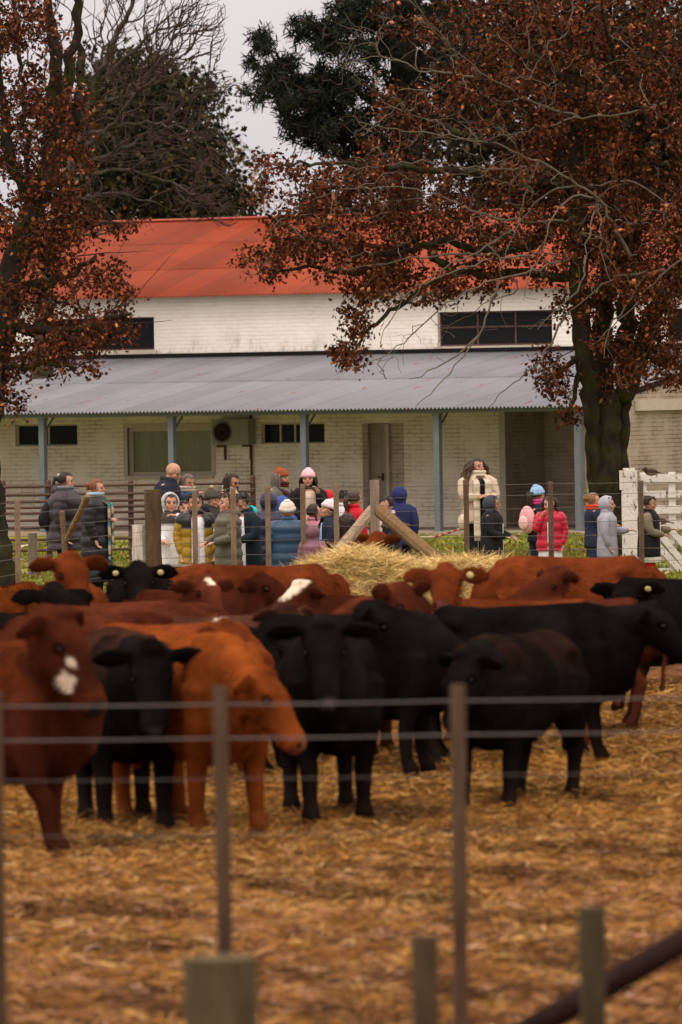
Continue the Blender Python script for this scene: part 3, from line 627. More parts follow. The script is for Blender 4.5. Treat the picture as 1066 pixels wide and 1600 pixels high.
    co = vco(me); no = vno(me)
    # coat colour: patches belong to the animal
    z = co[:, 2:3] / k
    n = (np.sin(co @ A3(7, 3, 5) + seed) + np.sin(co @ A3(-4, 9, 3) + 2 * seed) + np.sin(co @ A3(11, -6, 8)))[:, None] / 3
    col = color * (1 + .34 * n)
    if back is not None:
        fb = np.clip((z - .85) / .2, 0, 1) * np.clip(.75 + .6 * n, 0, 1); hd = np.linalg.norm(co - pl, axis=1)[:, None] > .42 * q
        col = np.where(hd, col * (1 - fb) + back * fb, col)
    col = np.where(z < .35, col * (.55 + .45 * np.clip(z / .35, 0, 1)) + A3(.01, .006, .004) * (1 - np.clip(z / .35, 0, 1)), col)     # dark, mud-stained lower legs
    nose = c0 + f * .50 * q - upv * .05 * q; dn = np.linalg.norm(co - nose, axis=1)[:, None]
    mc = muzzle if muzzle is not None else (A3(.02, .015, .015) if color.sum() < .1 else color * .5 + A3(.05, .03, .025))
    col = col * (1 - np.clip((.085 * q - dn) / (.03 * q), 0, 1)) + mc * np.clip((.085 * q - dn) / (.03 * q), 0, 1)
    for sx in (-1, 1):
        for (pe, re_, ce) in ((c0 + f * .155 * q + sd_ * sx * .115 * q + upv * .03 * q, .034, .3), (c0 + f * .475 * q + sd_ * sx * .045 * q - upv * .03 * q, .022, .15)):
            de = np.linalg.norm(co - pe, axis=1)[:, None] / q; col = col * np.where(de < re_, ce, 1.0)
    for (wf, wu, ws, wr, wl) in white:                         # white marks in head coordinates (along face, up, side, radius, stretch along face)
        dd = co - (c0 + f * wf * q + upv * wu * q + sd_ * ws * q)
        rr = np.sqrt(((dd @ f) / wl) ** 2 + (dd @ upv) ** 2 + (dd @ sd_) ** 2) / q + .007 * np.sin(co @ A3(61, 80, 43)) + .007 * np.sin(co @ A3(31, -50, 73))
        fw = np.clip((wr - rr[:, None]) / .022, 0, 1); col = WHT * (1 + .1 * n) * fw + col * (1 - fw)
    setcol(me, col)
    # short coat hairs grown from the same surface
    if hair:
        nb = len(co); idx = rg.integers(0, nb, int(hair * 2.2)); p = co[idx]; nn = no[idx]
        ok = (p[:, 2] > .45 * k); p = p[ok]; nn = nn[ok]; ci = col[idx][ok] * rg.uniform(.8, 2.1 if color.sum() > .04 else 1.5, (ok.sum(), 1))  # hair colour mostly lightened, painting in the glow of sky light through fur
        d = nn * .36 + A3(0, .8, -.25) + rg.normal(0, .22, p.shape); d /= np.linalg.norm(d, axis=1)[:, None]
        sd2 = np.cross(d, nn); sd2 /= np.linalg.norm(sd2, axis=1)[:, None] + 1e-9
        ln = rg.uniform(.018, .05, (len(p), 1)) * k
        hv = np.stack([p - nn * .004 - sd2 * .0021, p - nn * .004 + sd2 * .0021, p + d * ln], 1).reshape(-1, 3)
        m2 = MB(); polys = np.empty(len(me.loops), np.int32); me.loops.foreach_get('vertex_index', polys)
        tot = np.empty(len(me.polygons), np.int32); me.polygons.foreach_get('loop_total', tot); stt = np.empty(len(me.polygons), np.int32); me.polygons.foreach_get('loop_start', stt)
        fs = [polys[(stt[tot == kk][:, None] + np.arange(kk))] for kk in np.unique(tot)]
        m2.add(co, fs, col); m2.add(hv, np.arange(len(hv)).reshape(-1, 3), np.repeat(ci, 3, axis=0))
        bpy.data.meshes.remove(me); me = m2.mesh('body')
    me.materials.clear(); me.materials.append(M_coat); me.materials.append(M_coathair); me.polygons.foreach_set('use_smooth', np.ones(len(me.polygons), bool))
    if hair:
        tt = np.empty(len(me.polygons), np.int32); me.polygons.foreach_get('loop_start', tt); vi = np.empty(len(me.loops), np.int32); me.loops.foreach_get('vertex_index', vi); me.polygons.foreach_set('material_index', (vi[tt] >= nb).astype(np.int32))
    root = empty('cow', loc, math.radians(rz)); tag(root, label, 'cow', 'cattle crowded in the straw pen')
    me.name = 'body'; ob = bpy.data.objects.new('body', me); COL.objects.link(ob); ob.parent = root
    for sx in (-1, 1):
        e = MB(); e.ell(c0 + f * .155 * q + sd_ * sx * .106 * q + upv * .03 * q, (.019 * q, .025 * q, .019 * q), M=M, nu=10, nv=7); e.build('eye', M_eye, root, True)
    for sx in tags:
        c_, en, ed = earts[0 if sx < 0 else 1]
        ew = np.cross(ed, en); t = MB(); t.ell(c_, (.03, .028, .005), M=np.stack([ed, ew, en], 1), nu=10, nv=5)
        t.build('ear_tag', M_tag, root, True)
    return root

cow(-52, 252, 66, 1.35, (98, 958), 66, 52, DRED * 1.25, 'dark red cow at the left edge with white cheek patches, nose to the right', hs=1.12, white=((.30, -.06, .09, .060, 1.0), (.25, .03, .09, .030, 1.6), (.12, -.17, .10, .03, 1.5)), hair=4000, step=(.1, 0, -.05, .1), back=RED, seed=1, near=.30)
cow(196, 238, 8, 1.32, (238, 1014), 6, 60, BLK, 'brown shouldered black cow facing the camera between dark red and orange cows', hs=1.0, hair=4000, back=A3(.036, .015, .010), muzzle=A3(.035, .03, .032), step=(.1, 0, .0, 0), seed=2)
cow(304, 240, 26, 1.31, (414, 1050), 70, 46, ORG, 'orange red front row cow turning its head right behind the thin post', hs=.97, near=.2, hair=5000, muzzle=A3(.17, .06, .035), step=(-.05, 0, .1, 0), seed=3, wide=.93)
cow(514, 234, 6, 1.29, (506, 975), 8, 60, BLK * 1.1, 'black cow with pale nose facing the camera in the middle front row', hs=1.0, hair=4000, muzzle=A3(.10, .075, .08), step=(.12, 0, -.05, 0), seed=4, earlift=.1)
cow(805, 230, -24, 1.20, (722, 1022), -52, 58, BLK * 1.05, 'black cow standing alone at right front with its head lowered to the left', hs=.98, hair=4000, back=A3(.016, .008, .006), step=(0, .05, .1, 0), seed=5)
cow(825, 206, 84, 1.21, (1022, 945), 82, 38, BLK * .9, 'largest side-on black cow at right with its head at the frame edge', ls=1.03, hair=6000, step=(.0, 0, -.06, -.05), seed=6)
cow(1056, 180, -55, 1.17, (978, 908), -15, 45, BLK, 'black cow with a yellow ear tag beyond the largest side-on black cow', hair=6000, tags=(-1,), step=(0, 0, .1, 0), seed=7)
cow(888, 168, -93, 1.26, (770, 925), -90, 55, RED * 1.2, 'big red cow whose rounded rump is below the boy in the black vest', ls=.99, hair=14000, seed=8)
cow(885, 189, -97, 1.10, (862, 889), -58, 42, DRED * 1.5, 'red cow with its brow and drooping ear in front of the big red rump', hair=12000, seed=9, tags=())
cow(802, 200, -98, 1.20, (696, 884), -6, 22, RED * 1.1, 'red cow facing the camera with spread ears and pale tag beside the hay', ls=.94, hair=14000, tags=(-1,), seed=10, earlift=.05)
cow(556, 212, 76, 1.22, (592, 944), 80, 45, BLK, 'black cow in profile facing right, behind the pale nosed black cow', hair=8000, seed=11)
cow(598, 203, 12, 1.24, (628, 916), 50, 40, DRED * 1.5, 'dark red cow standing behind the black profile head, one ear up to the right', hair=9000, seed=12, earlift=.4)
cow(330, 178, 82, 1.12, (408, 899), 60, 18, DRED, 'dark red brown cow with horizontal neck and raised muzzle left of the hay pile', hair=12000, seed=13)
cow(548, 189, -86, 1.16, (466, 912), -65, 42, DRED * .9, 'dark red cow with a white blazed face at the left end of the hay pile', hair=9000, white=((.05, .09, 0, .10, 1.8), (.28, .05, 0, .07, 1.8)), seed=14)
cow(372, 204, 76, 1.15, (452, 948), 45, 50, BRN, 'dark brown cow with a white streak on its shoulder in the middle of the herd', hair=9000, white=((-.38, .05, 0.0, .11, 1.9),), seed=15)
cow(225, 171, 10, 1.20, (216, 882), 4, 36, BLK, 'black cow with two pale ear tags looking over the red backs at left', hair=8000, tags=(-1, 1), hs=1.05, seed=16, earlift=.05)
cow(112, 178, 12, 1.20, (112, 868), 26, 42, RED * 1.05, 'red cow facing the camera with broad drooping ears, highest head at left', hair=10000, hs=1.1, seed=17)
cow(24, 184, 168, 1.24, (20, 925), 150, 30, ORG * .8, 'orange red cow seen from behind at the left edge below the round post', hair=14000, seed=18)
cow(70, 192, 120, 1.10, (84, 915), 170, 20, BLK, 'black cow with a shaggy poll turned away, in front of the orange rump at left', hair=9000, hs=1.1, seed=19)
cow(228, 195, 88, 1.16, (345, 958), 90, 60, DRED * 1.7, 'red cow whose long straight back runs right of the shaggy black poll', ls=1.05, hair=14000, seed=20)
cow(150, 204, 96, 1.17, (262, 985), 100, 60, DRED * 1.35, 'dark red cow side-on behind the brown shouldered black cow', hair=12000, seed=21)
cow(282, 213, 56, 1.17, (352, 972), 58, 35, RED * 1.3, 'orange brown cow behind the bright orange one, pale blaze beside its poll', hair=10000, white=((-.03, .09, 0, .06, 1.5),), seed=22)
cow(388, 168, -88, 1.23, (280, 905), -90, 50, RED * 1.05, 'shaggy red cow side-on in the back row beneath the children at the wire fence', hair=16000, seed=23, ls=1.05)
cow(592, 134, -12, .86, (588, 834), -38, 38, RED, 'small red calf peeping over the back of the hay pile', hair=6000, hs=1.3, seed=24, earlift=.1)
cow(200, 184, 84, 1.08, (322, 902), 28, 35, DRED * 1.9, 'dark red cow with a small white forehead mark left of the raised muzzle', hair=9000, white=((.10, .12, 0, .05, 1.3),), seed=25, tags=())

# ------------------------------------------------------------------ hay
def hay():
    root = empty('hay_pile', P(622, 591 + CH * 150, 150) * A3(1, 1, 0)); tag(root, 'long heap of loose pale hay in the middle of the herd', 'hay pile')
    # core
    hx = np.linspace(-1.35, 1.35, 70); hyy = np.linspace(-1.05, 1.05, 50); gx, gy = np.meshgrid(hx, hyy)
    prof = np.interp(gx, [-1.35, -1.2, -.9, -.45, -.1, .2, .75, 1.1, 1.25, 1.35], [.1, .72, .90, 1.07, .98, .88, .95, .90, .76, .1])
    edge = np.clip((1.05 - np.abs(gy)) / .3, 0, 1) ** .45
    z = prof * edge + .04 * np.sin(gx * 9 + gy * 7) * np.sin(gy * 11 - gx * 5) * edge
    bul = 1 + .06 * np.sin(z * 3)
    v = np.stack([gx * bul, gy * bul, z], -1).reshape(-1, 3); nx = len(hx)
    i = np.arange(len(hyy) - 1)[:, None] * nx + np.arange(nx - 1)[None, :]
    m = MB(); m.add(v, np.stack([i, i + 1, i + nx + 1, i + nx], -1).reshape(-1, 4), (0.30, 0.215, 0.09)); m.build('hay_core', M_straw, root, True)
    N = 80000; ii = rng.integers(0, len(v), N); p = v[ii] + rng.normal(0, .03, (N, 3)); top = np.clip((p[:, 2] - .6) / .45, 0, 1)
    c = np.array([(0.66, 0.48, 0.19), (0.80, 0.63, 0.32), (0.44, 0.31, 0.11), (0.22, 0.155, 0.05)])[rng.choice(4, N, p=[.4, .25, .22, .13])] * rng.uniform(.8, 1.2, (N, 1))
    m = MB(); blades(m, p, rng.uniform(.08, .26, N), rng.uniform(.003, .007, N), rng.uniform(0, 2 * PI, N), rng.normal(-.05, .33, N), c, .03)
    o = m.build('loose_hay', M_straw, root); o['kind'] = 'stuff'
hay()
# ------------------------------------------------------------------ people
SKIN = A3(0.50, 0.27, 0.185); SKIN2 = A3(0.38, 0.19, 0.12)
HAIRS = {'black': A3(.014, .010, .010), 'brown': A3(.05, .026, .015), 'auburn': A3(.16, .055, .022), 'dark': A3(.025, .015, .012), 'light': A3(.20, .10, .045), 'grey': A3(.12, .10, .085)}
NAVY = L(30, 34, 62); BLACK_ = L(24, 23, 27); WHITE_ = L(225, 222, 228)
POSE = {'down': ((.16, .02, -1), (.03, -.22, -1)), 'front': ((.16, -.1, -1), (-.75, -.75, .12)), 'mouth': ((.10, -.45, -.85), (-.45, -.15, .95)),
        'fwd': ((.10, -.35, -.95), (-.05, -1, .05)), 'hold': ((.12, -.2, -1), (-.35, -.9, -.25)), 'pocket': ((.22, .1, -1), (-.15, -.35, -1)), 'point': ((.1, -.8, -.3), (-.1, -.9, .25)),
        'hug': ((.15, -.25, -.9), (-.85, -.5, .1)), 'face': ((.25, -.7, -.15), (-.85, -.25, .25))}
def unit(v): v = np.asarray(v, float); return v / np.linalg.norm(v)

def person(u, vtop, s, rz, label, jacket, hair=('short', 'dark'), kid=True, hyaw=0, hpitch=0, arms=('down', 'down'), trousers=BLACK_, smock=None, hat=None, scarf=None, skin=None,
           lean=0.0, hem=.42, puff=False, hoodie=None, wide=1.0, vest=None, yoke=None, extra=None, long=False, group='people behind the wire fence', z0=0.0, collar=None, sleeve=None):
    skin = SKIN if skin is None else skin
    loc = P(u, vtop, s); H = loc[2] - z0; loc[2] = z0
    hh = .161 if kid else .138
    if H < 1.1: hh = .172
    root = empty('person', loc, math.radians(rz)); tag(root, label, 'person', group)
    g = H / 1.65; sw = (.108 if kid else .115) * H * wide; bw = wide
    def Q(x, y, z): return A3(x * H, y * H - lean * max(0, z - .5) * H, z * H)
    zs = 1 - hh - .022; hip = .5
    # ---- head frame
    hy, hp = math.radians(hyaw), math.radians(hpitch)
    f = A3(math.sin(hy) * math.cos(hp), -math.cos(hy) * math.cos(hp), -math.sin(hp)); up = A3(math.sin(hy) * math.sin(hp), -math.cos(hy) * math.sin(hp), math.cos(hp)); sd_ = np.cross(f, up)
    Mh = np.stack([sd_, f, up], 1)
    neck0 = Q(0, .005, zs + .01); hc = Q(0, -.012, 1 - hh * .5) + (f * .02 - up * 0) * H * (hpitch / 60)
    q = hh * H
    def h(x, y, z): return hc + Mh @ (A3(x, y, z) * q)                    # right, forward, up in head heights
    mb = MB()
    # torso + legs + arms
    mb.tube([Q(0, 0, .47), Q(0, 0, .53), Q(0, 0, .62), Q(0, -.005, .72), Q(0, 0, zs - .02), Q(0, .003, zs + .015)], [(.085 * H * bw, .06 * H * bw), (.095 * H * bw, .068 * H * bw), (.082 * H * bw, .06 * H * bw), (.095 * H * bw, .066 * H * bw), (.095 * H * bw, .055 * H), (.045 * H, .04 * H)], 14, up=A3(0, 1, 0))
    mb.tube([neck0, hc - up * .25 * q], [.036 * H, .034 * H], 10)
    legs = []
    for sx in (-1, 1):
        lg = [Q(sx * .05, 0, .50), Q(sx * .055, -.005, .28), Q(sx * .058, .01, .05)]; legs.append(lg)
        mb.tube([lg[0], lg[0] * .5 + lg[1] * .5, lg[1], lg[1] * .6 + lg[2] * .4, lg[2]], [.06 * H, .05 * H, .034 * H, .034 * H, .022 * H], 10)
        mb.tube([Q(sx * .058, .02, .022), Q(sx * .062, -.03, .018), Q(sx * .066, -.085, .014)], [(.022 * H, .02 * H), (.026 * H, .018 * H), (.022 * H, .012 * H)], 8, up=A3(0, 0, 1))
    armpts = []
    for sx, ps in zip((-1, 1), arms):
        a, b = POSE[ps] if isinstance(ps, str) else ps
        a = unit(A3(a[0] * sx, a[1], a[2])); b = unit(A3(b[0] * sx, b[1], b[2]))
        shp = Q(sx * sw / H, 0, zs - .015); el = shp + a * .175 * H; wr = el + b * .145 * H; armpts.append((shp, el, wr, b, a))
        mb.tube([shp, shp * .5 + el * .5, el, el * .45 + wr * .55, wr], [.026 * H, .023 * H, .020 * H, .019 * H, .015 * H], 10)
        # hand: palm, four curled fingers of unequal length, thumb off the side
        ax = b; sidev = unit(np.cross(ax, A3(0, 0, 1) if abs(ax[2]) < .9 else A3(0, 1, 0))); pn = np.cross(sidev, ax)
        hl = .105 * H if not kid else .11 * H
        mb.tube([wr - ax * .01 * H, wr + ax * hl * .25, wr + ax * hl * .5], [(.018 * H, .012 * H), (.025 * H, .012 * H), (.026 * H, .011 * H)], 10, up=pn)
        for j, (o, ln) in enumerate(((-.0185, .42), (-.006, .5), (.0065, .47), (.018, .36))):
            b0 = wr + ax * hl * .48 + sidev * o * H; d1 = unit(ax + pn * -.25); d2 = unit(ax * .6 - pn * .8)
            b1 = b0 + d1 * ln * hl * .5; b2 = b1 + d2 * ln * hl * .5
            mb.tube([b0 - ax * .006 * H, b1, b2], [.0062 * H, .0058 * H, .0048 * H], 6)
        t0 = wr + ax * hl * .15 - sidev * .02 * H * sx; mb.tube([t0, t0 + unit(ax * .7 - sidev * sx * .8) * hl * .25, t0 + unit(ax - sidev * sx * .45 - pn * .3) * hl * .45], [.009 * H, .0075 * H, .006 * H], 6)
    # head
    mb.ell(h(0, -.03, .10), (.36 * q, .42 * q, .40 * q), M=Mh, nu=18, nv=12)
    mb.ell(h(0, .10, -.18), (.27 * q, .29 * q, .32 * q), M=Mh, nu=16, nv=10)
    mb.ell(h(0, .25, -.39), (.12 * q, .11 * q, .10 * q), M=Mh)
    mb.tube([h(0, .37, .08), h(0, .44, -.03), h(0, .475, -.11)], [(.035 * q, .04 * q), (.045 * q, .05 * q), (.065 * q, .055 * q)], 8, up=sd_)
    mb.ell(h(0, .37, -.23), (.10 * q, .06 * q, .035 * q), M=Mh, nu=8, nv=6)
    for sx in (-1, 1):
        mb.ell(h(sx * .36, -.05, -.02), (.04 * q, .08 * q, .13 * q), M=Mh, nu=8, nv=6); mb.ell(h(sx * .17, .33, .10), (.11 * q, .05 * q, .03 * q), M=Mh, nu=8, nv=6); mb.ell(h(sx * .2, .26, -.12), (.12 * q, .10 * q, .12 * q), M=Mh, nu=8, nv=6)
    me = remesh(mb.mesh('body'), .0095 * max(.75, g), 2)
    co = vco(me); col = np.tile(skin, (len(co), 1)); loc_h = (co - hc) @ Mh / q
    lip = (np.abs(loc_h[:, 0]) < .12) & (np.abs(loc_h[:, 2] + .235) < .032) & (loc_h[:, 1] > .3); col[lip] = skin * A3(.75, .38, .40)
    ck = (np.abs(np.abs(loc_h[:, 0]) - .2) < .1) & (np.abs(loc_h[:, 2] + .13) < .09) & (loc_h[:, 1] > .2); col[ck] = skin * A3(1.06, .82, .8)
    shoe = co[:, 2] < .045 * H; col[shoe] = L(38, 34, 34)
    e = MB()
    for sx in (-1, 1):
        e.ell(h(sx * .155, .345, .02), (.062 * q, .03 * q, .034 * q), (.035, .02, .018), M=Mh, nu=8, nv=6)
        e.tube([h(sx * .07, .385, .12), h(sx * .16, .385, .145), h(sx * .25, .335, .12)], [.016 * q] * 3, 5, skin * .22)
    polys = np.empty(len(me.loops), np.int32); me.loops.foreach_get('vertex_index', polys)
    tot = np.empty(len(me.polygons), np.int32); me.polygons.foreach_get('loop_total', tot); stt = np.empty(len(me.polygons), np.int32); me.polygons.foreach_get('loop_start', stt)
    m2 = MB(); m2.add(co, [polys[(stt[tot == kk][:, None] + np.arange(kk))] for kk in np.unique(tot)], col)
    for v_, c_ in zip(e.V, e.C): pass
    off = m2.n; m2.V += e.V; m2.C += e.C; m2.F += [ff + off for ff in e.F]; m2.n += e.n
    bpy.data.meshes.remove(me); m2.build('body', M_skin, root, True)
    # ---- trousers
    m = MB()
    for lg in legs:
        m.tube([lg[0] + A3(0, 0, .02 * H), lg[0] * .5 + lg[1] * .5, lg[1], lg[1] * .5 + lg[2] * .5, lg[2]], [.075 * H, .063 * H, .05 * H, .046 * H, .043 * H], 12, trousers)
    m.tube([Q(0, 0, .46), Q(0, 0, .56)], [(.105 * H * bw, .078 * H * bw), (.10 * H * bw, .075 * H * bw)], 14, trousers, up=A3(0, 1, 0)); m.build('trousers', M_cloth, root, True)
    # ---- smock showing below the jacket
    if smock is not None:
        sh_, sc_ = smock; nn_ = 9; zz = np.linspace(sh_, zs - .03, nn_)
        rr = np.interp(zz, [sh_, .5, .62, zs - .03], [.122, .116, .106, .09]); m = MB()
        m.tube([Q(0, -.012 if z < zs - .05 else 0, z) for z in zz], [(r * H * bw * (1 + .015 * (i % 2)), r * .80 * H * bw) for i, r in enumerate(rr)], 20, sc_, up=A3(0, 1, 0), cap=False)
        m.tube([Q(-.004, -.012 - .098 * bw, z) for z in zz[1:-1]], [.006 * H] * (nn_ - 2), 5, sc_ * .8); m.build('smock', M_cloth, root, True)
    # ---- jacket: torso and sleeves, quilted rings when puffed
    M_j = M_puff if puff else M_cloth
    m = MB(); top = zs + .028; n_ = 46 if puff else 16; zz = np.linspace(hem, top, n_)
    fl = .128 if not long else .118
    rr = np.interp(zz, [hem, .5, .60, .72, zs - .035, zs + .005, top], [fl + (.012 if long else 0), .125, .114, .122, .120, .085, .060])
    bands = (1 + (.08 * np.abs(np.sin(zz / .045 * PI / 2 * 1.0)) if puff else .008 * np.sin(zz * 60)))
    deep = np.interp(zz, [hem, .6, zs, top], [.80, .80, .78, .95])
    jc = np.tile(jacket, (1, 1)); colr = []
    nside = 22
    pts_ = [Q(0, 0, z) for z in zz]
    rad_ = [(r * H * bw * b, r * d_ * H * bw * b) for r, b, d_ in zip(rr, bands, deep)]
    if yoke is not None:
        cz = np.repeat(zz >= yoke[0], nside); cc = np.where(cz[:, None], yoke[1], jacket)
    else: cc = np.tile(jacket, (len(zz) * nside, 1))
    if smock is not None or vest is not None:            # open at the front: drop the faces in front
        a = np.linspace(0, 2 * PI, nside, endpoint=False); side, u2, t = frames(np.array(pts_), A3(0, 1, 0))
        R_ = np.array(rad_); vv = np.array(pts_)[:, None] + side[:, None] * (np.cos(a)[None, :, None] * R_[:, 0][:, None, None]) + u2[:, None] * (np.sin(a)[None, :, None] * R_[:, 1][:, None, None])
        i = np.arange(len(zz) - 1)[:, None] * nside; j = np.arange(nside)[None, :]; j2 = (j + 1) % nside
        fq = np.stack([i + j, i + j2, i + nside + j2, i + nside + j], -1).reshape(-1, 4); V_ = vv.reshape(-1, 3)
        op = .28 if smock is not None else .18
        yc = V_[:, 1] - np.repeat(np.array(pts_)[:, 1], nside); keep = ~((np.abs(V_[fq][..., 0]).max(1) < op * .128 * H * bw * 1.6) & (yc[fq].mean(1) < 0)) if smock is not None and smock[0] < hem + .2 and vest != 'closed' else np.ones(len(fq), bool)
        m.add(V_, fq[keep], cc)
    else:
        m.tube(pts_, rad_, nside, cc, up=A3(0, 1, 0), cap=False)
    jk = m.build('jacket', M_j, root, True)
    if smock is not None or vest is not None:
        md = jk.modifiers.new('thick', 'SOLIDIFY'); md.thickness = .012; md.offset = -1
    for (shp, el, wr, b, a) in armpts:
        m = MB(); n_ = 30 if puff else 10; tt = np.linspace(0, 1, n_); pp = []; rads = []
        el2 = el
        for t_ in tt:
            if t_ < .5: p = shp + A3(0, 0, -.004 * H) + (el2 - shp) * (t_ / .5)
            else: p = el2 + (wr - el2) * ((t_ - .5) / .5) * .98
            pp.append(p); bnd = 1 + (.12 * abs(math.sin(t_ * n_ * .62)) if puff else .03 * math.sin(t_ * 19))
            rads.append(np.interp(t_, [0, .12, .5, .9, 1], [.048, .052, .043, .036, .030]) * H * bnd * (1.05 if wide > 1.1 else 1))
        pp = np.array(pp); k_ = max(1, n_ // 10)
        pp[k_:-k_] = sum(pp[k_ + o: len(pp) - k_ + o] if len(pp) - k_ + o <= len(pp) else pp[k_ + o:] for o in range(-k_, k_ + 1)) / (2 * k_ + 1)
        pp[0] = pp[0] * .65 + Q(0, 0, zs - .03) * .35
        sc2 = sleeve if sleeve is not None else jacket
        cc2 = np.tile(sc2, (n_ + 2, 1)) if yoke is None else np.where((np.concatenate([[0], tt, [1]]) < .16)[:, None], yoke[1], sc2)
        m.tube(pp, rads, 12, np.repeat(cc2, 12, axis=0)); m.build('sleeve', M_j, jk, True)
    c_ = collar if collar is not None else (yoke[1] if yoke is not None else jacket)
    m = MB(); a = np.linspace(0, 2 * PI, 17); m.tube(np.stack([.052 * H * np.cos(a), .05 * H * np.sin(a) + neck0[1], np.full(17, (zs + .035) * H) + .008 * H * np.sin(a)], -1), [(.014 * H, .019 * H)] * 17, 8, c_, up=A3(0, 0, 1), cap=False); m.build('collar', M_j, jk, True)
    if hoodie is not None:                                  # hood lying on the back
        m = MB(); m.ell(Q(0, .065, zs + .02), (.075 * H, .045 * H, .055 * H), hoodie, nu=14, nv=9); m.ell(Q(0, .045, zs + .045), (.05 * H, .03 * H, .03 * H), hoodie * .4, nu=12, nv=8); m.build('hood', M_j, jk, True)
    # ---- hair
    st_, hcname = hair; hcol = HAIRS[hcname] if isinstance(hcname, str) else hcname
    r2 = np.random.default_rng(int(u * 7 + vtop))
    if st_ != 'none':
        m = MB()
        front = .62 if st_ == 'bald' else .35
        def keep(d): return not (d[1] > .30 and d[2] < .42 + .25 * abs(d[0])) and d[2] > (-.62 if st_ != 'short' else -.42)
        m.ell(h(0, -.05, .12), (.425 * q, .475 * q, .45 * q), hcol, M=Mh, nu=26, nv=18, keep=keep)
        if st_ == 'short' and hat is None:
            for _ in range(46):
                th = r2.uniform(0, 2 * PI); z_ = r2.uniform(.15, .95); d = A3(math.cos(th) * math.sqrt(1 - z_ * z_), math.sin(th) * math.sqrt(1 - z_ * z_), z_)
                if d[1] > .8 and d[2] < .3: continue
                p0 = h(*(A3(0, -.05, .12) + d * A3(.38, .43, .42))); dd = Mh @ unit(d * .6 + A3(0, .5, .1) + r2.normal(0, .35, 3))
                m.tube([p0, p0 + dd * .10 * q, p0 + dd * .16 * q - up * .03 * q], [.035 * q, .028 * q, .01 * q], 5, hcol * r2.uniform(.8, 1.6))
        if st_ in ('long', 'curly'):
            nl = 130 if st_ == 'curly' else 46; ll = 1.6 if st_ == 'curly' else 1.45
            for _ in range(nl):
                th = r2.uniform(PI * .93, PI * 2.07); rx = .40; d = A3(math.cos(th), math.sin(th), 0)
                p = h(d[0] * rx, d[1] * .45 - .05, r2.uniform(-.05, .35)); L_ = r2.uniform(.7, 1.0) * ll * q; pts = [p]; w_ = .085 if st_ == 'curly' else .02
                out = Mh @ A3(d[0], d[1], 0)
                for t_ in np.linspace(.12, 1, 9):
                    pts.append(p + A3(0, 0, -1) * L_ * t_ + out * q * (.10 + (.42 if st_ == 'curly' else .05) * math.sin(t_ * 2.2)) + A3(math.sin(t_ * 17 + th * 5), math.cos(t_ * 15 + th * 3), 0) * w_ * q)
                cA = hcol * r2.uniform(.7, 1.5); tip = HAIRS['light'] if st_ == 'curly' else hcol * 1.3
                cs = np.repeat(np.array([cA * (1 - k_) + tip * k_ for k_ in np.linspace(0, 1, 12) ** 1.3]), 6, axis=0)
                m.tube(pts, list(np.linspace(.075, .03, 10) * q), 6, cs)
        if st_ == 'pony':
            for _ in range(16):
                p = h(r2.normal(0, .05), -.48, .12 + r2.normal(0, .05)); m.tube([p, p + Mh @ (A3(r2.normal(0, .08), -.22, .02) * q), p + Mh @ (A3(r2.normal(0, .08), -.26, -.35) * q), p + Mh @ (A3(r2.normal(0, .1), -.15, -.9) * q)], [.05 * q, .08 * q, .07 * q, .02 * q], 6, hcol * r2.uniform(.8, 1.5))
        if st_ == 'bun':
            for _ in range(18):
                c0_ = h(r2.normal(0, .08), -.56 + r2.normal(0, .05), .12 + r2.normal(0, .08)); m.ell(c0_, (.12 * q, .10 * q, .12 * q), hcol * r2.uniform(.8, 1.5), nu=8, nv=6)
        if st_ == 'braids':
            for sx in (-1, 1):
                for i_ in range(9): m.ell(h(sx * (.38 + .03 * (i_ % 2)), -.12, .0 - i_ * .12), (.075 * q, .075 * q, .085 * q), hcol * (1.1 if i_ % 2 else .8), nu=8, nv=6)
        if st_ != 'bald': m.build('hair', M_hair, root, True)
    # ---- hats and hoods
    if hat is not None:
        ty, hc2 = hat[0], hat[1]; m = MB()
        if ty == 'beanie':
            m.ell(h(0, -.06, .20), (.45 * q, .49 * q, .48 * q), hc2, M=Mh, nu=24, nv=16, keep=lambda d: d[2] > -.12)
            a = np.linspace(0, 2 * PI, 25); ring = [h(.445 * math.cos(t_), -.06 + .485 * math.sin(t_), .18 - .10 * (math.sin(t_) < 0) * abs(math.sin(t_)) + .05 * max(0, math.sin(t_))) for t_ in a]
            m.tube(ring, [(.05 * q, .11 * q)] * 25, 8, hc2 * .9, up=up, cap=False)
            m.ell(h(0, -.16, .56), (.22 * q, .24 * q, .18 * q), hc2 * .95, M=Mh)
            if len(hat) > 2: m.ell(h(0, -.1, .76), (.14 * q, .14 * q, .13 * q), hat[2], M=Mh)
            m.build('knitted_hat', M_cloth, root, True)
        else:
            m.ell(h(0, -.10, .06), (.50 * q, .55 * q, .56 * q), hc2, M=Mh, nu=28, nv=20, keep=lambda d: not (d[1] > .42 and abs(d[0]) < .80 and d[2] < .78))
            m.tube([h(0, -.16, -.25), h(0, -.08, -.52), neck0 + A3(0, .02 * H, -.01 * H)], [(.42 * q, .36 * q), (.40 * q, .33 * q), (.46 * q, .36 * q)], 16, hc2, up=f)
            a = np.linspace(PI * .02, PI * 2.02, 25); ring = [h(.42 * math.cos(t_), .17 + .03 * math.sin(t_), .06 + .47 * math.sin(t_)) for t_ in a]
            m.tube(ring, [.055 * q] * 25, 8, hc2, up=f, cap=False)
            hd_ = m.build('hood', M_puff if puff else M_cloth, root, True)
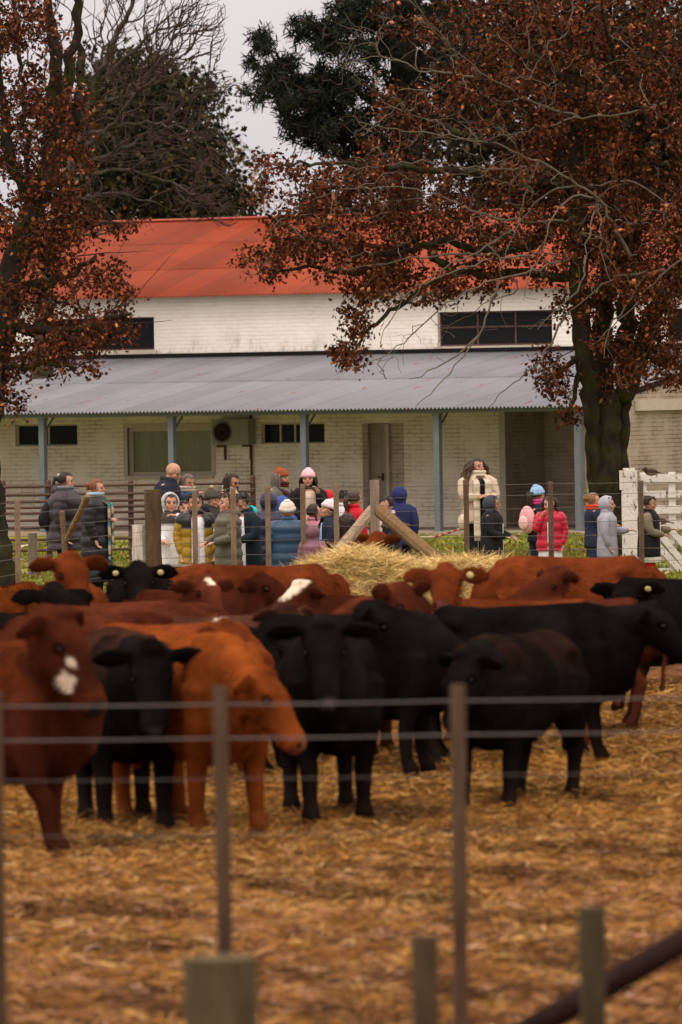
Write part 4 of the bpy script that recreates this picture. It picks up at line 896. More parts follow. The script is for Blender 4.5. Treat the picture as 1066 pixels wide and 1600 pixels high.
    if scarf is not None:
        m = MB(); cs = scarf[0]; a = np.linspace(0, 2 * PI, 19)
        for r_, dz in ((.062, .02), (.066, .045)):
            m.tube(np.stack([r_ * H * np.cos(a), .058 * H * np.sin(a) + neck0[1] - .005 * H, np.full(19, (zs + dz) * H)], -1), [(.019 * H, .017 * H)] * 19, 8, cs, up=A3(0, 0, 1), cap=False)
        if len(scarf) > 1:
            for sx, l_ in ((-1, scarf[1]), (1, scarf[1] * .8)):
                zz = np.linspace(zs + .01, zs - l_, 26); cc = []
                for i_ in range(28): cc.append(scarf[2 + (i_ // 2) % (len(scarf) - 2)] if len(scarf) > 2 else cs)
                m.tube([Q(sx * .055, -.105 * min(1, (zs + .02 - z) / .06) * bw, z) for z in zz], [(.032 * H, .009 * H)] * 26, 8, np.repeat(np.array(cc), 8, axis=0), up=A3(0, 1, 0))
                for j_ in range(6): x_ = sx * .055 + (j_ - 2.5) * .009; m.tube([Q(x_, -.105 * bw, zs - l_), Q(x_ * 1.02, -.105 * bw, zs - l_ - .035)], [.003 * H] * 2, 4, cs)
        m.build('scarf', M_cloth, root, True)
    if extra: extra(root, Q, h, H, q, armpts, Mh)
    return root

def ex_backpack(col, col2=None, r=.11, zc=.66):
    def fn(root, Q, h, H, q, armpts, Mh):
        m = MB(); m.ell(Q(0, .135, zc), (r * .9 * H, .06 * H, r * 1.15 * H), col, nu=18, nv=12); m.ell(Q(0, .185, zc - .03), (r * .6 * H, .03 * H, r * .6 * H), col2 if col2 is not None else col, nu=14, nv=8)
        for sx in (-1, 1): m.tube([Q(sx * .06, .10, zc + .1), Q(sx * .075, .0, zc + .165), Q(sx * .075, -.095, zc + .1), Q(sx * .085, -.09, zc), Q(sx * .09, .06, zc - .07)], [(.015 * H, .005 * H)] * 5, 6, col)
        m.build('backpack', M_cloth, root, True)
    return fn
def ex_shoulder_bag(col, side=-1, z=.50):
    def fn(root, Q, h, H, q, armpts, Mh):
        m = MB(); m.ell(Q(side * .155, -.03, z), (.035 * H, .075 * H, .07 * H), col, nu=14, nv=10); m.tube([Q(side * .15, -.06, z + .06), Q(side * .10, -.07, .74), Q(side * .06, 0, .84), Q(side * .12, .05, .7), Q(side * .15, .0, z + .06)], [.006 * H] * 5, 6, col * .8)
        m.build('shoulder_bag', M_cloth, root, True)
    return fn
def ex_glasses(root, Q, h, H, q, armpts, Mh):
    m = MB()
    for sx in (-1, 1): m.ell(h(sx * .16, .40, .02), (.09 * q, .02 * q, .07 * q), (.01, .01, .01), M=Mh, nu=10, nv=6)
    m.tube([h(-.3, .33, .03), h(0, .42, .04), h(.3, .33, .03)], [.015 * q] * 3, 5, (.01, .01, .01)); m.build('glasses', M_eye, root, True)
def ex_clip(col, pos=(0, -.42, .3), r=.09):
    def fn(root, Q, h, H, q, armpts, Mh):
        m = MB(); m.ell(h(*pos), (r * q, r * q, r * q * .8), col, nu=8, nv=6); m.build('hair_clip', M_cloth, root, True)
    return fn
def ex_badge(root, Q, h, H, q, armpts, Mh):
    m = MB(); a = np.linspace(0, 2 * PI, 13); m.tube(np.stack([.055 * H + .014 * H * np.cos(a), np.full(13, -.096 * H), .70 * H + .018 * H * np.sin(a)], -1), [.004 * H] * 13, 5, WHITE_, up=A3(0, 1, 0), cap=False); m.build('badge', M_cloth, root, True)
def multi(*fs):
    def fn(*a):
        for f_ in fs: f_(*a)
    return fn
PINK = L(214, 130, 150)
person(101, 739, 116, 82, 'woman in a dark purple black puffer jacket with black ponytail and backpack, leftmost person', L(46, 38, 50), ('pony', 'black'), False, hpitch=3, arms=('pocket', 'pocket'), puff=True, wide=1.32, hem=.40, hoodie=L(52, 42, 52), scarf=(L(105, 105, 110),), extra=multi(ex_backpack(L(26, 24, 30), r=.10), ex_clip(WHITE_, (0, -.44, .36))))
person(149, 750, 117, 78, 'woman in a long black quilted coat with auburn bun and plaid scarf', L(24, 23, 30), ('bun', 'auburn'), False, hpitch=4, arms=('pocket', 'hug'), puff=True, wide=1.2, hem=.16, long=True, scarf=(L(150, 165, 175), .46, L(170, 150, 120), L(90, 70, 60), L(60, 130, 130), L(190, 175, 150)))
person(251, 723, 113, 75, 'bald man in a navy jacket looking down, behind the thick round post', L(32, 35, 50), ('bald', 'grey'), False, hpitch=28, hyaw=0, arms=('hold', 'hold'), lean=.18, hem=.45, collar=L(45, 45, 52), wide=1.1)
person(288, 742, 109, 40, 'woman with grey brown hair raising a hand to her face beside the bald man', L(52, 66, 88), ('pony', 'grey'), False, hpitch=14, arms=('face', 'hold'), lean=.1, scarf=(L(190, 175, 160),))
person(266, 772, 119, 8, 'child in a pale grey hood holding one arm across the face', L(226, 224, 230), ('short', 'dark'), hyaw=5, arms=('hold', 'face'), hat=('hood', L(178, 182, 190)), trousers=L(20, 19, 22), hem=.36, smock=None, yoke=(.74, L(62, 58, 55)), z0=-.05)
person(288, 783, 115, 15, 'child with dark fringe peeping out between the pale hood and the mustard jacket', L(60, 66, 84), ('short', 'dark'))
person(305, 772, 120, 12, 'boy in a black and mustard yellow puffer jacket open over a white smock', L(150, 118, 28), ('short', 'dark'), hyaw=-10, arms=('pocket', 'pocket'), puff=True, smock=(.22, WHITE_), hem=.40, yoke=(.70, L(28, 28, 33)), z0=-.05, wide=1.1)
person(352, 740, 110, 62, 'woman with long dark hair and sunglasses looking down, cream vest', L(205, 190, 165), ('long', 'dark'), False, hpitch=22, lean=.12, extra=ex_glasses, sleeve=L(60, 44, 40))
person(330, 768, 114, 60, 'child in a dark coat with a fur trimmed knitted hat, behind the olive jacket', L(52, 50, 48), ('short', 'dark'), hat=('beanie', L(72, 66, 58), L(180, 150, 110)), hpitch=5)
person(316, 792, 117, 55, 'small child with a black hat between the mustard and olive jackets', L(70, 68, 80), ('short', 'black'), hat=('beanie', L(22, 21, 25)))
person(356, 773, 121, -65, 'boy in an olive puffer jacket facing left with a white patch on his arm', L(88, 84, 70), ('short', 'brown'), hpitch=-8, arms=('hold', 'hold'), puff=True, hoodie=L(84, 80, 68), hem=.36, z0=-.05, wide=1.1,
       extra=lambda root, Q, h, H, q, ap, Mh: (lambda m: (m.ell(ap[0][0] * .35 + ap[0][1] * .65 + A3(-.045 * H, 0, 0), (.012 * H, .04 * H, .045 * H), WHITE_), m.build('sleeve_patch', M_cloth, root, True)))(MB()))
person(386, 770, 120, -38, 'boy with bowed head in a black jacket with turquoise hood over a white smock', L(24, 38, 48), ('short', 'black'), hpitch=35, hyaw=-10, arms=('hold', 'hold'), smock=(.24, WHITE_), hem=.36, hoodie=L(40, 190, 200), z0=-.05, lean=.08)
person(420, 771, 119, 172, 'child in a navy quilted puffer with its hood up, back to the camera', L(36, 36, 66), ('short', 'dark'), arms=('pocket', 'pocket'), puff=True, hat=('hood', L(34, 36, 70)), hem=.34, trousers=L(56, 54, 60), wide=1.2, z0=-.05)
person(441, 777, 114, 165, 'child in a royal blue hood behind the cream knitted hat', L(56, 76, 150), ('short', 'dark'), hat=('hood', L(58, 82, 160)))
person(449, 786, 121, 176, 'child in a steel blue quilted puffer and cream knitted hat, back to the camera', L(44, 72, 100), ('short', 'brown'), puff=True, hat=('beanie', L(214, 205, 192)), hem=.30, wide=1.2, arms=('pocket', 'pocket'), z0=-.08)
person(438, 735, 109, 55, 'woman in a rust brown knitted hat with maroon scarf and grey green coat', L(98, 102, 92), ('long', 'grey'), False, hyaw=15, hat=('beanie', L(142, 74, 42)), scarf=(L(70, 28, 28), .22, L(70, 28, 28)), arms=('hold', 'hold'), wide=1.1)
person(481, 736, 111, 12, 'woman in a pale pink knitted hat and black coat lifting a hand to her mouth', L(26, 25, 30), ('long', 'black'), False, hyaw=-18, hat=('beanie', L(228, 178, 188)), arms=('hold', 'mouth'), smock=(.45, L(205, 180, 165)), hem=.42)
person(490, 788, 119, 115, 'girl with dark braids and clips in a pink jacket, turned away', L(170, 110, 124), ('braids', 'dark'), hpitch=-8, extra=ex_clip(PINK, (-.3, -.3, .3), .07), hem=.38, arms=('hold', 'hold'), z0=-.05)
person(488, 822, 122, 160, 'crouching small child in a mauve quilted coat beside the pink jacket', L(128, 88, 102), ('short', 'dark'), puff=True, hat=('hood', L(118, 80, 94)), z0=-.12, hem=.25)
person(514, 783, 121, -70, 'child in a white headband and dark jacket with a blue and white cape, facing left', L(36, 42, 58), ('short', 'dark'), hpitch=-15, hat=('beanie', L(226, 200, 208)), smock=(.35, L(150, 180, 215)), z0=-.05, arms=('hold', 'hold'))
person(511, 768, 110, 170, 'child in a bright red hood behind the white headband', L(190, 24, 34), ('short', 'dark'), hat=('hood', L(196, 28, 36)))
person(534, 767, 111, 150, 'dark haired child with a light collar right of the slim picket', L(205, 205, 215), ('short', 'black'))
person(553, 768, 114, 130, 'girl with a long brown ponytail in a crimson jacket left of the corner post', L(186, 28, 44), ('pony', 'brown'), arms=('down', 'fwd'))
person(542, 803, 121, 178, 'girl with long straight dark hair and maroon jacket, back to the camera', L(86, 26, 34), ('long', 'dark'), z0=-.05)
person(606, 777, 119, -58, 'child in a dark jacket with white collar looking through a round toy lens', L(34, 36, 44), ('short', 'black'), hpitch=10, arms=('mouth', 'hold'), collar=WHITE_, smock=(.24, L(200, 170, 170)), z0=-.05, wide=1.1,
       extra=lambda root, Q, h, H, q, ap, Mh: (lambda m: (m.tube([h(.1, .5, 0), h(.1, .62, 0)], [.13 * q, .15 * q], 12, L(70, 140, 170)), m.build('toy_lens', M_cloth, root, True)))(MB()))
person(624, 762, 112, 176, 'tall child in a navy hooded coat with back turned, right of the corner post', L(38, 44, 84), ('short', 'dark'), hat=('hood', L(40, 48, 96)), arms=('pocket', 'pocket'), wide=1.1)
person(745, 717, 105, 22, 'woman with long curly hair in a cream coat and long knitted scarf, hands clasped', L(196, 178, 158), ('curly', 'dark'), False, hyaw=18, arms=('hug', 'hug'), smock=(.40, L(20, 20, 26)), hem=.44, trousers=L(30, 32, 44), wide=1.12, scarf=(L(205, 192, 175), .52, L(210, 198, 180), L(188, 172, 152)), extra=ex_shoulder_bag(L(200, 185, 165), 1, .42) if False else ex_shoulder_bag(L(200, 185, 165), -1, .45))
person(768, 776, 116, 70, 'boy in a black jacket with charcoal hood up before the curly haired woman', L(26, 26, 31), ('short', 'dark'), hyaw=12, hat=('hood', L(60, 64, 74)), arms=('hold', 'hold'), smock=(.27, WHITE_), hem=.34, skin=SKIN2, z0=-.03, vest='closed', wide=1.1)
person(839, 762, 110, 125, 'child in a blue and white knitted hat with a round pink backpack', L(34, 34, 46), ('pony', 'dark'), hat=('beanie', L(140, 175, 215)), trousers=L(38, 46, 66), hem=.42, extra=ex_backpack(L(224, 160, 165), L(235, 190, 190), r=.13), scarf=(L(200, 70, 130),))
person(859, 776, 114, -12, 'girl in a crimson padded jacket with hand at her mouth, white smock and jeans', L(176, 24, 56), ('long', 'dark'), hyaw=-8, hpitch=10, arms=('mouth', 'pocket'), smock=(.28, WHITE_), hem=.42, trousers=L(120, 140, 165), extra=ex_badge, z0=-.02, vest='closed', wide=1.08, puff=True)
person(926, 771, 112, 95, 'girl in a navy jacket with orange red scarf and light brown hair', L(36, 42, 60), ('bun', 'light'), arms=('fwd', 'fwd'), scarf=(L(205, 62, 34),), trousers=L(40, 50, 76), hem=.40)
person(948, 777, 115, 82, 'boy in a pale grey hooded sweatshirt and jeans reaching towards the white gate post', L(150, 150, 162), ('short', 'dark'), hat=('hood', L(158, 158, 170)), arms=('pocket', 'fwd'), trousers=L(52, 66, 96), hem=.36, wide=1.1, z0=-.03)
person(1013, 776, 115, 78, 'boy in a black padded vest with khaki sleeves and red trousers by the white gate', L(22, 22, 26), ('short', 'black'), arms=('hold', 'fwd'), sleeve=L(110, 102, 84), trousers=L(170, 30, 38), smock=(.30, WHITE_), hem=.36, skin=SKIN2, vest='closed', wide=1.15, z0=-.02)
# ------------------------------------------------------------------ fences
def post_mesh(x, y, h, w, d, top=0.0, lean=(0, 0), col=L(112, 92, 74), n=9, z0=-.05, round_=False, seed=0):
    rg = np.random.default_rng(seed + int(abs(x) * 100)); m = MB(); zz = np.linspace(z0, h, 9); hv = rg.normal(0, .04, (9,))
    m.tube([(lean[0] * z, lean[1] * z, z) for z in zz], [(w / 2 * (1 + hv[i]), d / 2 * (1 + hv[i] * .6)) for i in range(9)], n if round_ else 4, col * rg.uniform(.85, 1.15), up=A3(0, 1, 0) if round_ else A3(.7, .7, 0), cap=False)
    return m
def fence_part(root, kind, px, s, w, h=None, vtop=None, col=L(112, 92, 74), lean=(0, 0), round_=False, d=None, material=None):
    p = P(px, vtop, s); h = p[2]; m = post_mesh(p[0], p[1], h, w, d or w * .8, lean=lean, col=col, round_=round_, seed=int(px))
    o = m.build(kind, material or M_wood, root); o.location = A3(p[0], p[1], 0) - A3(*root.location); return p
F1 = empty('wire_fence', (0, 86, 0)); tag(F1, 'long wire fence of slim weathered pickets and seven wires between the herd and the visitors', 'fence')
S_F = 122
pts = {}
for (ux, vt, ww, ss) in ((27, 779, .085, 133), (304, 768, .085, S_F), (364, 764, .085, S_F), (418, 760, .085, S_F), (473, 756, .085, S_F), (525, 755, .085, S_F), (728, 750, .085, S_F), (860, 752, .08, S_F), (1001, 751, .08, S_F)):
    wmul = 1.45
    fence_part(F1, 'picket', ux, ss, ww * wmul * .8, vtop=vt, col=L(128, 108, 88) if ux < 540 else L(104, 84, 70))
fence_part(F1, 'round_post', 239, S_F + 2, .215, vtop=765, col=L(92, 76, 56), round_=True, d=.215)
fence_part(F1, 'corner_post', 585, S_F + 1, .17, vtop=750, col=L(132, 118, 104), round_=False, d=.17)
def strut(root, a, b, r, col, name='brace'):
    m = MB(); a = np.array(a); b = np.array(b); k = np.linspace(0, 1, 7)[:, None]; o = a * (1 - k) + b * k
    m.tube(o - A3(*root.location), [(r * (1 + .08 * math.sin(i * 2)), r) for i in range(7)], 9, col, cap=True); return m.build(name, M_wood_h, root)
def wpt(u, v, s): return P(u, v, s)
strut(F1, wpt(582, 797, 121.5), wpt(520, 872, 122.5), .075, L(150, 132, 112))
strut(F1, wpt(594, 799, 124), wpt(690, 882, 129), .085, L(108, 86, 60))
for (a, b) in (((575, 754), (1, 1)), ):
    pass
# wires
def wire(root, pts_, r=.0032, sag=.0, name='wire', m_=None):
    pts_ = [np.array(p) for p in pts_]; out = []
    for a, b in zip(pts_[:-1], pts_[1:]):
        for t in np.linspace(0, 1, 8, endpoint=False): out.append(a * (1 - t) + b * t - A3(0, 0, sag * 4 * t * (1 - t)))
    out.append(pts_[-1]); m = MB(); m.tube(np.array(out) - A3(*root.location), [r] * len(out), 5); return m.build(name, m_ or M_wire, root)
top_r = [762, 779, 800, 822, 843, 865, 884]
for j, vr in enumerate(top_r):
    # left part drops towards the camera, right part runs level with the pickets
    zr = P(700, vr - 4, S_F)[2]
    def at(u, s): q_ = P(u, 800, s); return A3(q_[0], q_[1] - .05, zr)
    wire(F1, [at(-60, 138), at(27, 133), at(239, S_F + 2), at(364, S_F), at(473, S_F), at(585, S_F + 1), at(728, S_F), at(860, S_F), at(1001, S_F), at(1120, S_F)], sag=.006)
# loose leaning sticks at the left part of the fence
strut(F1, wpt(97, 800, 126), wpt(104, 900, 126), .035, L(110, 92, 66), 'dropper')
strut(F1, wpt(137, 776, 127), wpt(104, 844, 126), .04, L(140, 118, 84), 'brace')
m = MB(); pa = wpt(618, 824, 121)
for k in range(7): m.ell(wpt(600 + k * 6, 822 + 2 * math.sin(k), 121) - A3(*F1.location), (.045, .03, .03), L(96, 90, 84))
m.build('wire_strainer', M_rust, F1, True)

# rusty pipe corral behind the left visitors
F2 = empty('pipe_rail_fence', P(200, 870, 96.5) * A3(1, 1, 0)); tag(F2, 'rusty horizontal pipe rail fence running in front of the veranda at left', 'fence')
s2 = 96.5; y2 = F / s2
for ux in (-40, 6, 76, 204, 395):
    p = P(ux, 752 if ux != 395 else 745, s2); m = MB(); m.tube([(0, 0, -.05), (0, 0, p[2])], [.045 if ux != 6 else .03] * 2, 10); o = m.build('post', M_rust, F2); o.location = A3(p[0], p[1], 0) - A3(*F2.location)
for j, vv_ in enumerate((762, 775, 786, 795, 804, 815, 826, 845, 862)):
    a = P(-60, vv_, s2); b = P(395, vv_ - 5, s2 * 1.0)
    m = MB(); m.tube([a - A3(*F2.location) + A3(0, -.05, 0), A3(b[0], b[1], a[2]) - A3(*F2.location) + A3(0, -.05, 0)], [.022, .022], 8); m.build('rail', M_rust, F2)
for v0_, label, w_, col, u_, s_, cat in ((833, 'short grey timber stump post behind the fence at far left', .14, L(110, 100, 88), 51, 104, 'post'), (820, 'short white painted stump post beside the thick round post', .19, L(196, 188, 176), 217, 113, 'post')):
    p = P(u_, v0_, s_); m = post_mesh(p[0], p[1], p[2], w_, w_, col=col, round_=True, seed=int(u_)); o = m.build('stump_post', M_wood); o.location = (p[0], p[1], 0); tag(o, label, cat)

# red and white rope
m = MB(); a = P(640, 838, 108); b = P(718, 826, 104); rp = [a * (1 - t) + b * t - A3(0, 0, .06 * math.sin(PI * t)) for t in np.linspace(0, 1, 25)]
cc = np.repeat(np.array([L(150, 48, 58) if t > .45 and (int(t * 26) % 3) else L(180, 168, 150) for t in np.linspace(0, 1, 27)]), 7, axis=0)
m.tube(rp, [.015 + .005 * math.sin(i * 2.1) for i in range(25)], 7, cc); o = m.build('barrier_tape', M_cloth, None, True); tag(o, 'sagging red and white barrier tape stretched low over the grass, left of the cream coat', 'tape')

# white gate and gate post on the right
M_white = mat('chipped_white_paint', 0.85, 0.2, 0.12, 6, 0.5, 30, col=L(212, 207, 203))
def chips(m, thr=.60, c=L(70, 58, 50)):
    t = m.node_tree; b = t.nodes['Principled BSDF']; src = b.inputs['Base Color'].links[0].from_socket
    tcn = t.nodes.new('ShaderNodeTexCoord'); mp = t.nodes.new('ShaderNodeMapping'); mp.inputs['Scale'].default_value = (14, 14, 5)
    n = t.nodes.new('ShaderNodeTexNoise'); n.inputs['Scale'].default_value = 1; n.inputs['Detail'].default_value = 7; n.inputs['Roughness'].default_value = .75
    t.links.new(tcn.outputs['Object'], mp.inputs[0]); t.links.new(mp.outputs[0], n.inputs['Vector'])
    r = t.nodes.new('ShaderNodeMapRange'); r.inputs['From Min'].default_value = thr; r.inputs['From Max'].default_value = thr + .03; r.inputs['To Max'].default_value = .9
    t.links.new(n.outputs['Fac'], r.inputs[0]); x = t.nodes.new('ShaderNodeMix'); x.data_type = 'RGBA'
    t.links.new(r.outputs[0], x.inputs['Factor']); t.links.new(src, x.inputs['A']); x.inputs['B'].default_value = (*c, 1); t.links.new(x.outputs['Result'], b.inputs['Base Color'])
chips(M_white, .575)
s3 = 106.5; p = P(983, 733, s3)
m = MB(); zz = np.linspace(-.05, p[2] - .02, 8); m.tube([(0, 0, z) for z in zz], [.16] * 8, 4, up=A3(.7, .7, 0), cap=False); m.box((0, 0, p[2] - .01), (.17, .17, .05)); m.bx(-.14, -.10, -.13, .1, p[2] - .3, p[2] - .02)
o = m.build('gate_post', M_white); o.location = (p[0], p[1], 0); tag(o, 'thick square white gate post with chipped paint at the left end of the gate', 'gate post')
G = empty('white_gate', (p[0] + .16, p[1] + .05, 0)); tag(G, 'white plank gate with chipped horizontal boards and crossed braces at the right edge', 'gate')
gw = 2.6
for (va, vb) in ((741, 754), (767, 778), (790, 803), (813, 827), (838, 851), (864, 876), (888, 898)):
    za, zb = P(1020, va, s3)[2], P(1020, vb, s3)[2]; m = MB(); m.bx(.02, gw, -.015, .015, zb, za); o = m.build('board', M_white, G)
for x_ in (.0, .42, gw * .55, gw - .05):
    m = MB(); m.bx(x_ + .0, x_ + .10, .02, .06, .05, P(1020, 738, s3)[2]); m.build('upright', M_white, G)
gl = A3(*G.location)
for (a, b) in (((1025, 826), (1090, 905)), ((1040, 818), (1100, 885)), ((1020, 842), (1075, 903))):
    m = MB(); q0 = P(a[0], a[1], s3 + .3) - gl; q1 = P(b[0], b[1], s3 + .3) - gl; q0[1] = q1[1] = -.05
    d = unit(q1 - q0); Mx = np.stack([d, A3(0, 1, 0), np.cross(d, A3(0, 1, 0))], 1); m.box((q0 + q1) / 2, (np.linalg.norm(q1 - q0), .03, .09), Mx); o = m.build('brace', M_white, G)
for (ux, vy, lab) in ((1018, 738, 'small brown bird perched on the top board of the white gate'), (1032, 815, 'small dark bird perched on a middle board of the white gate beside the boy')):
    p = P(ux, vy, s3 + .4); b0 = MB(); b0.ell((0, 0, .0), (.10, .045, .05), L(60, 44, 36)); b0.ell((-.09, 0, .045), (.036, .034, .034), L(50, 36, 30)); b0.tube([(.08, 0, 0), (.19, 0, -.02)], [(.03, .012), (.022, .006)], 8, L(44, 32, 28)); b0.tube([(-.115, 0, .045), (-.15, 0, .04)], [.012, .003], 6, L(30, 28, 24))
    for sy in (-.015, .015): b0.tube([(.0, sy, -.04), (.0, sy, -.075)], [.004, .004], 4, L(30, 28, 24))
    me = remesh(b0.mesh('bird'), .008, 2); c = vco(me); setcol(me, np.where(c[:, 2:3] < -.01, L(120, 100, 84), L(58, 43, 36))); me.materials.clear(); me.materials.append(M_cloth)
    o = bpy.data.objects.new('bird', me); COL.objects.link(o); o.location = tuple(p + A3(0, 0, .0)); tag(o, lab, 'bird')

# foreground wire fence, out of focus
F3 = empty('wire_fence', (0, F / 352, 0)); tag(F3, 'blurred foreground wire fence of tall thin posts crossing in front of the herd', 'fence')
s4 = 352
for (ux, vt, w_, ln) in ((-6, 1080, .06, 0), (346, 1072, .075, -.003), (712, 1070, .075, .006)):
    fence_part(F3, 'post', ux, s4 + 30, w_ * .85, vtop=vt, col=L(84, 67, 53), lean=(ln, 0), round_=True, d=.055)
for vv_ in (1097, 1150, 1213, 1300):
    zr = P(533, vv_, s4)[2]; a = P(-80, 1100, s4); b = P(1150, 1100, s4); wire(F3, [A3(a[0], a[1] - .04, zr + .01), A3(P(346, 1100, s4)[0], a[1] - .04, zr), A3(P(712, 1100, s4)[0], a[1] - .04, zr), A3(b[0], b[1] - .04, zr)], r=.0042 if vv_ < 1200 else .0018, sag=.004)
# nearest stumps and the sloping rail
for (ux, vt, w_, s_, lab, col) in ((346, 1496, .25, 470, 'thick mossy blurred post stump at the bottom edge, widest of the nearest three', L(84, 74, 54)), (664, 1462, .10, 450, 'narrow mossy blurred post at the bottom edge, middle of the nearest three', L(78, 66, 48)), (925, 1418, .095, 440, 'slim blurred post at the bottom right crossed by a dark sloping rail', L(70, 62, 46))):
    p = P(ux, vt, s_); m = post_mesh(p[0], p[1], p[2], w_, w_, col=col, round_=True, seed=int(ux)); o = m.build('fence_post', M_wood); o.location = (p[0], p[1], 0); tag(o, lab, 'post', 'nearest blurred posts')
a = P(1120, 1440, 430); b = P(800, 1625, 430); m = MB(); m.tube([(a - a), (b - a)], [.05, .05], 12, L(44, 30, 27)); o = m.build('sloping_rail', M_wood_h, None, True); o.location = tuple(a); tag(o, 'dark blurred pole sloping across the bottom right corner', 'rail')
# ------------------------------------------------------------------ trees
class Tree:
    def __init__(s, seed): s.pos = []; s.par = []; s.chains = []; s.limbs = []; s.rg = np.random.default_rng(seed)
    def limb(s, px, Y, radii, parent=None, dy=0.0, sp=.14, wob=.02):
        """main limb given as photo points at distance Y; dy = how far its tip leans in depth"""
        n = len(px); K = [P(u, v, F / (Y + dy * i / max(1, n - 1))) for i, (u, v) in enumerate(px)]
        if parent is not None: K[0] = s.pos[s.near(K[0])]
        K = np.array(K); d = np.concatenate([[0], np.cumsum(np.linalg.norm(np.diff(K, axis=0), axis=1))]); m = max(4, int(d[-1] / sp))
        t = np.linspace(0, d[-1], m); 
        # smooth interpolation
        Q_ = np.stack([np.interp(t, d, K[:, i]) for i in range(3)], -1)
        for _ in range(3): Q_[1:-1] = .5 * Q_[1:-1] + .25 * (Q_[:-2] + Q_[2:])
        Q_[1:-1] += s.rg.normal(0, wob, Q_[1:-1].shape); R_ = np.interp(t, np.linspace(0, d[-1], len(radii)), radii)
        i0 = len(s.pos); s.pos += list(Q_); s.par += [-1] + list(range(i0, i0 + m - 1)); s.limbs.append((Q_, R_))
        return i0
    def near(s, p): return int(np.argmin(np.linalg.norm(np.array(s.pos) - p, axis=1)))
    def grow(s, pts, droop=.12, sp=.13, inward=None, wob=.012, iw=.35):
        pts = np.asarray(pts); base = np.array(s.pos); d0 = np.array([np.min(np.linalg.norm(base - p, axis=1)) for p in pts]); cap = len(base) + len(pts) * 14
        buf = np.empty((cap, 3)); buf[:len(base)] = base; n = len(base)
        for i in np.argsort(d0):
            p = pts[i]; dist = np.linalg.norm(buf[:n] - p, axis=1)
            if inward is not None:       # prefer joints nearer the trunk so twigs run outward
                dist = dist + iw * np.maximum(0, np.linalg.norm(buf[:n] - inward, axis=1) - np.linalg.norm(p - inward) + .25)
            j = int(np.argmin(dist)); a = buf[j]; L_ = np.linalg.norm(p - a)
            pj = s.par[j]; dr = (a - buf[pj]) if pj >= 0 else (p - a); dr = dr / (np.linalg.norm(dr) + 1e-9)
            m = int(min(12, max(3, L_ / sp))); t = np.linspace(0, 1, m + 1)[:, None]
            c1 = a + dr * L_ * .35 + (p - a) * .1; c2 = a + (p - a) * .68 + A3(0, 0, 1) * droop * L_
            B = (1 - t) ** 3 * a + 3 * (1 - t) ** 2 * t * c1 + 3 * (1 - t) * t * t * c2 + t ** 3 * p; B[1:-1] += s.rg.normal(0, wob, B[1:-1].shape)
            ids = [j]
            for q_ in B[1:]:
                buf[n] = q_; s.par.append(ids[-1]); ids.append(n); n += 1
            s.chains.append(ids)
        s.pos = list(buf[:n])
    def build(s, root, name, m_, rmin=.004, power=.42, rmax=.08, col=A3(.05, .035, .025), col2=None, n=5):
        pos = np.array(s.pos); cnt = np.zeros(len(pos))
        for ch in s.chains: cnt[ch[-1]] += 1
        for i in range(len(pos) - 1, -1, -1):
            if s.par[i] >= 0: cnt[s.par[i]] += cnt[i]
        r = np.minimum(rmax, rmin * np.maximum(1, cnt) ** power); K = 7; Pn = []; Rn = []
        for ch in s.chains:
            q_ = pos[ch]; rr = r[ch].copy(); rr[0] = min(rr[0], rr[1] * 1.15); d = np.linspace(0, len(ch) - 1, K)
            Pn.append(np.stack([np.interp(d, range(len(ch)), q_[:, k]) for k in range(3)], -1)); Rn.append(np.interp(d, range(len(ch)), rr))
        if Pn:
            mb = MB(); c = np.asarray(col) * s.rg.uniform(.7, 1.4, (len(Pn), 1))
            if col2 is not None: k = s.rg.random(len(Pn)) < .4; c[k] = col2 * s.rg.uniform(.8, 1.2, (k.sum(), 1))
            tubes(mb, np.array(Pn) - A3(*root.location), Rn, n, c); o = mb.build(name, m_, root, True); return o
def blob_pts(rg, blobs, Y, dY):
    out = []
    for (u, v, r, n) in blobs:
        a = rg.uniform(0, 2 * PI, n); q = np.sqrt(rg.random(n)) * r; uu = u + q * np.cos(a); vv = v + q * np.sin(a) * .9; yy = Y + rg.normal(0, dY * .5, n)
        out += [P(x, y, F / z) for x, y, z in zip(uu, vv, yy)]
    return np.array(out)
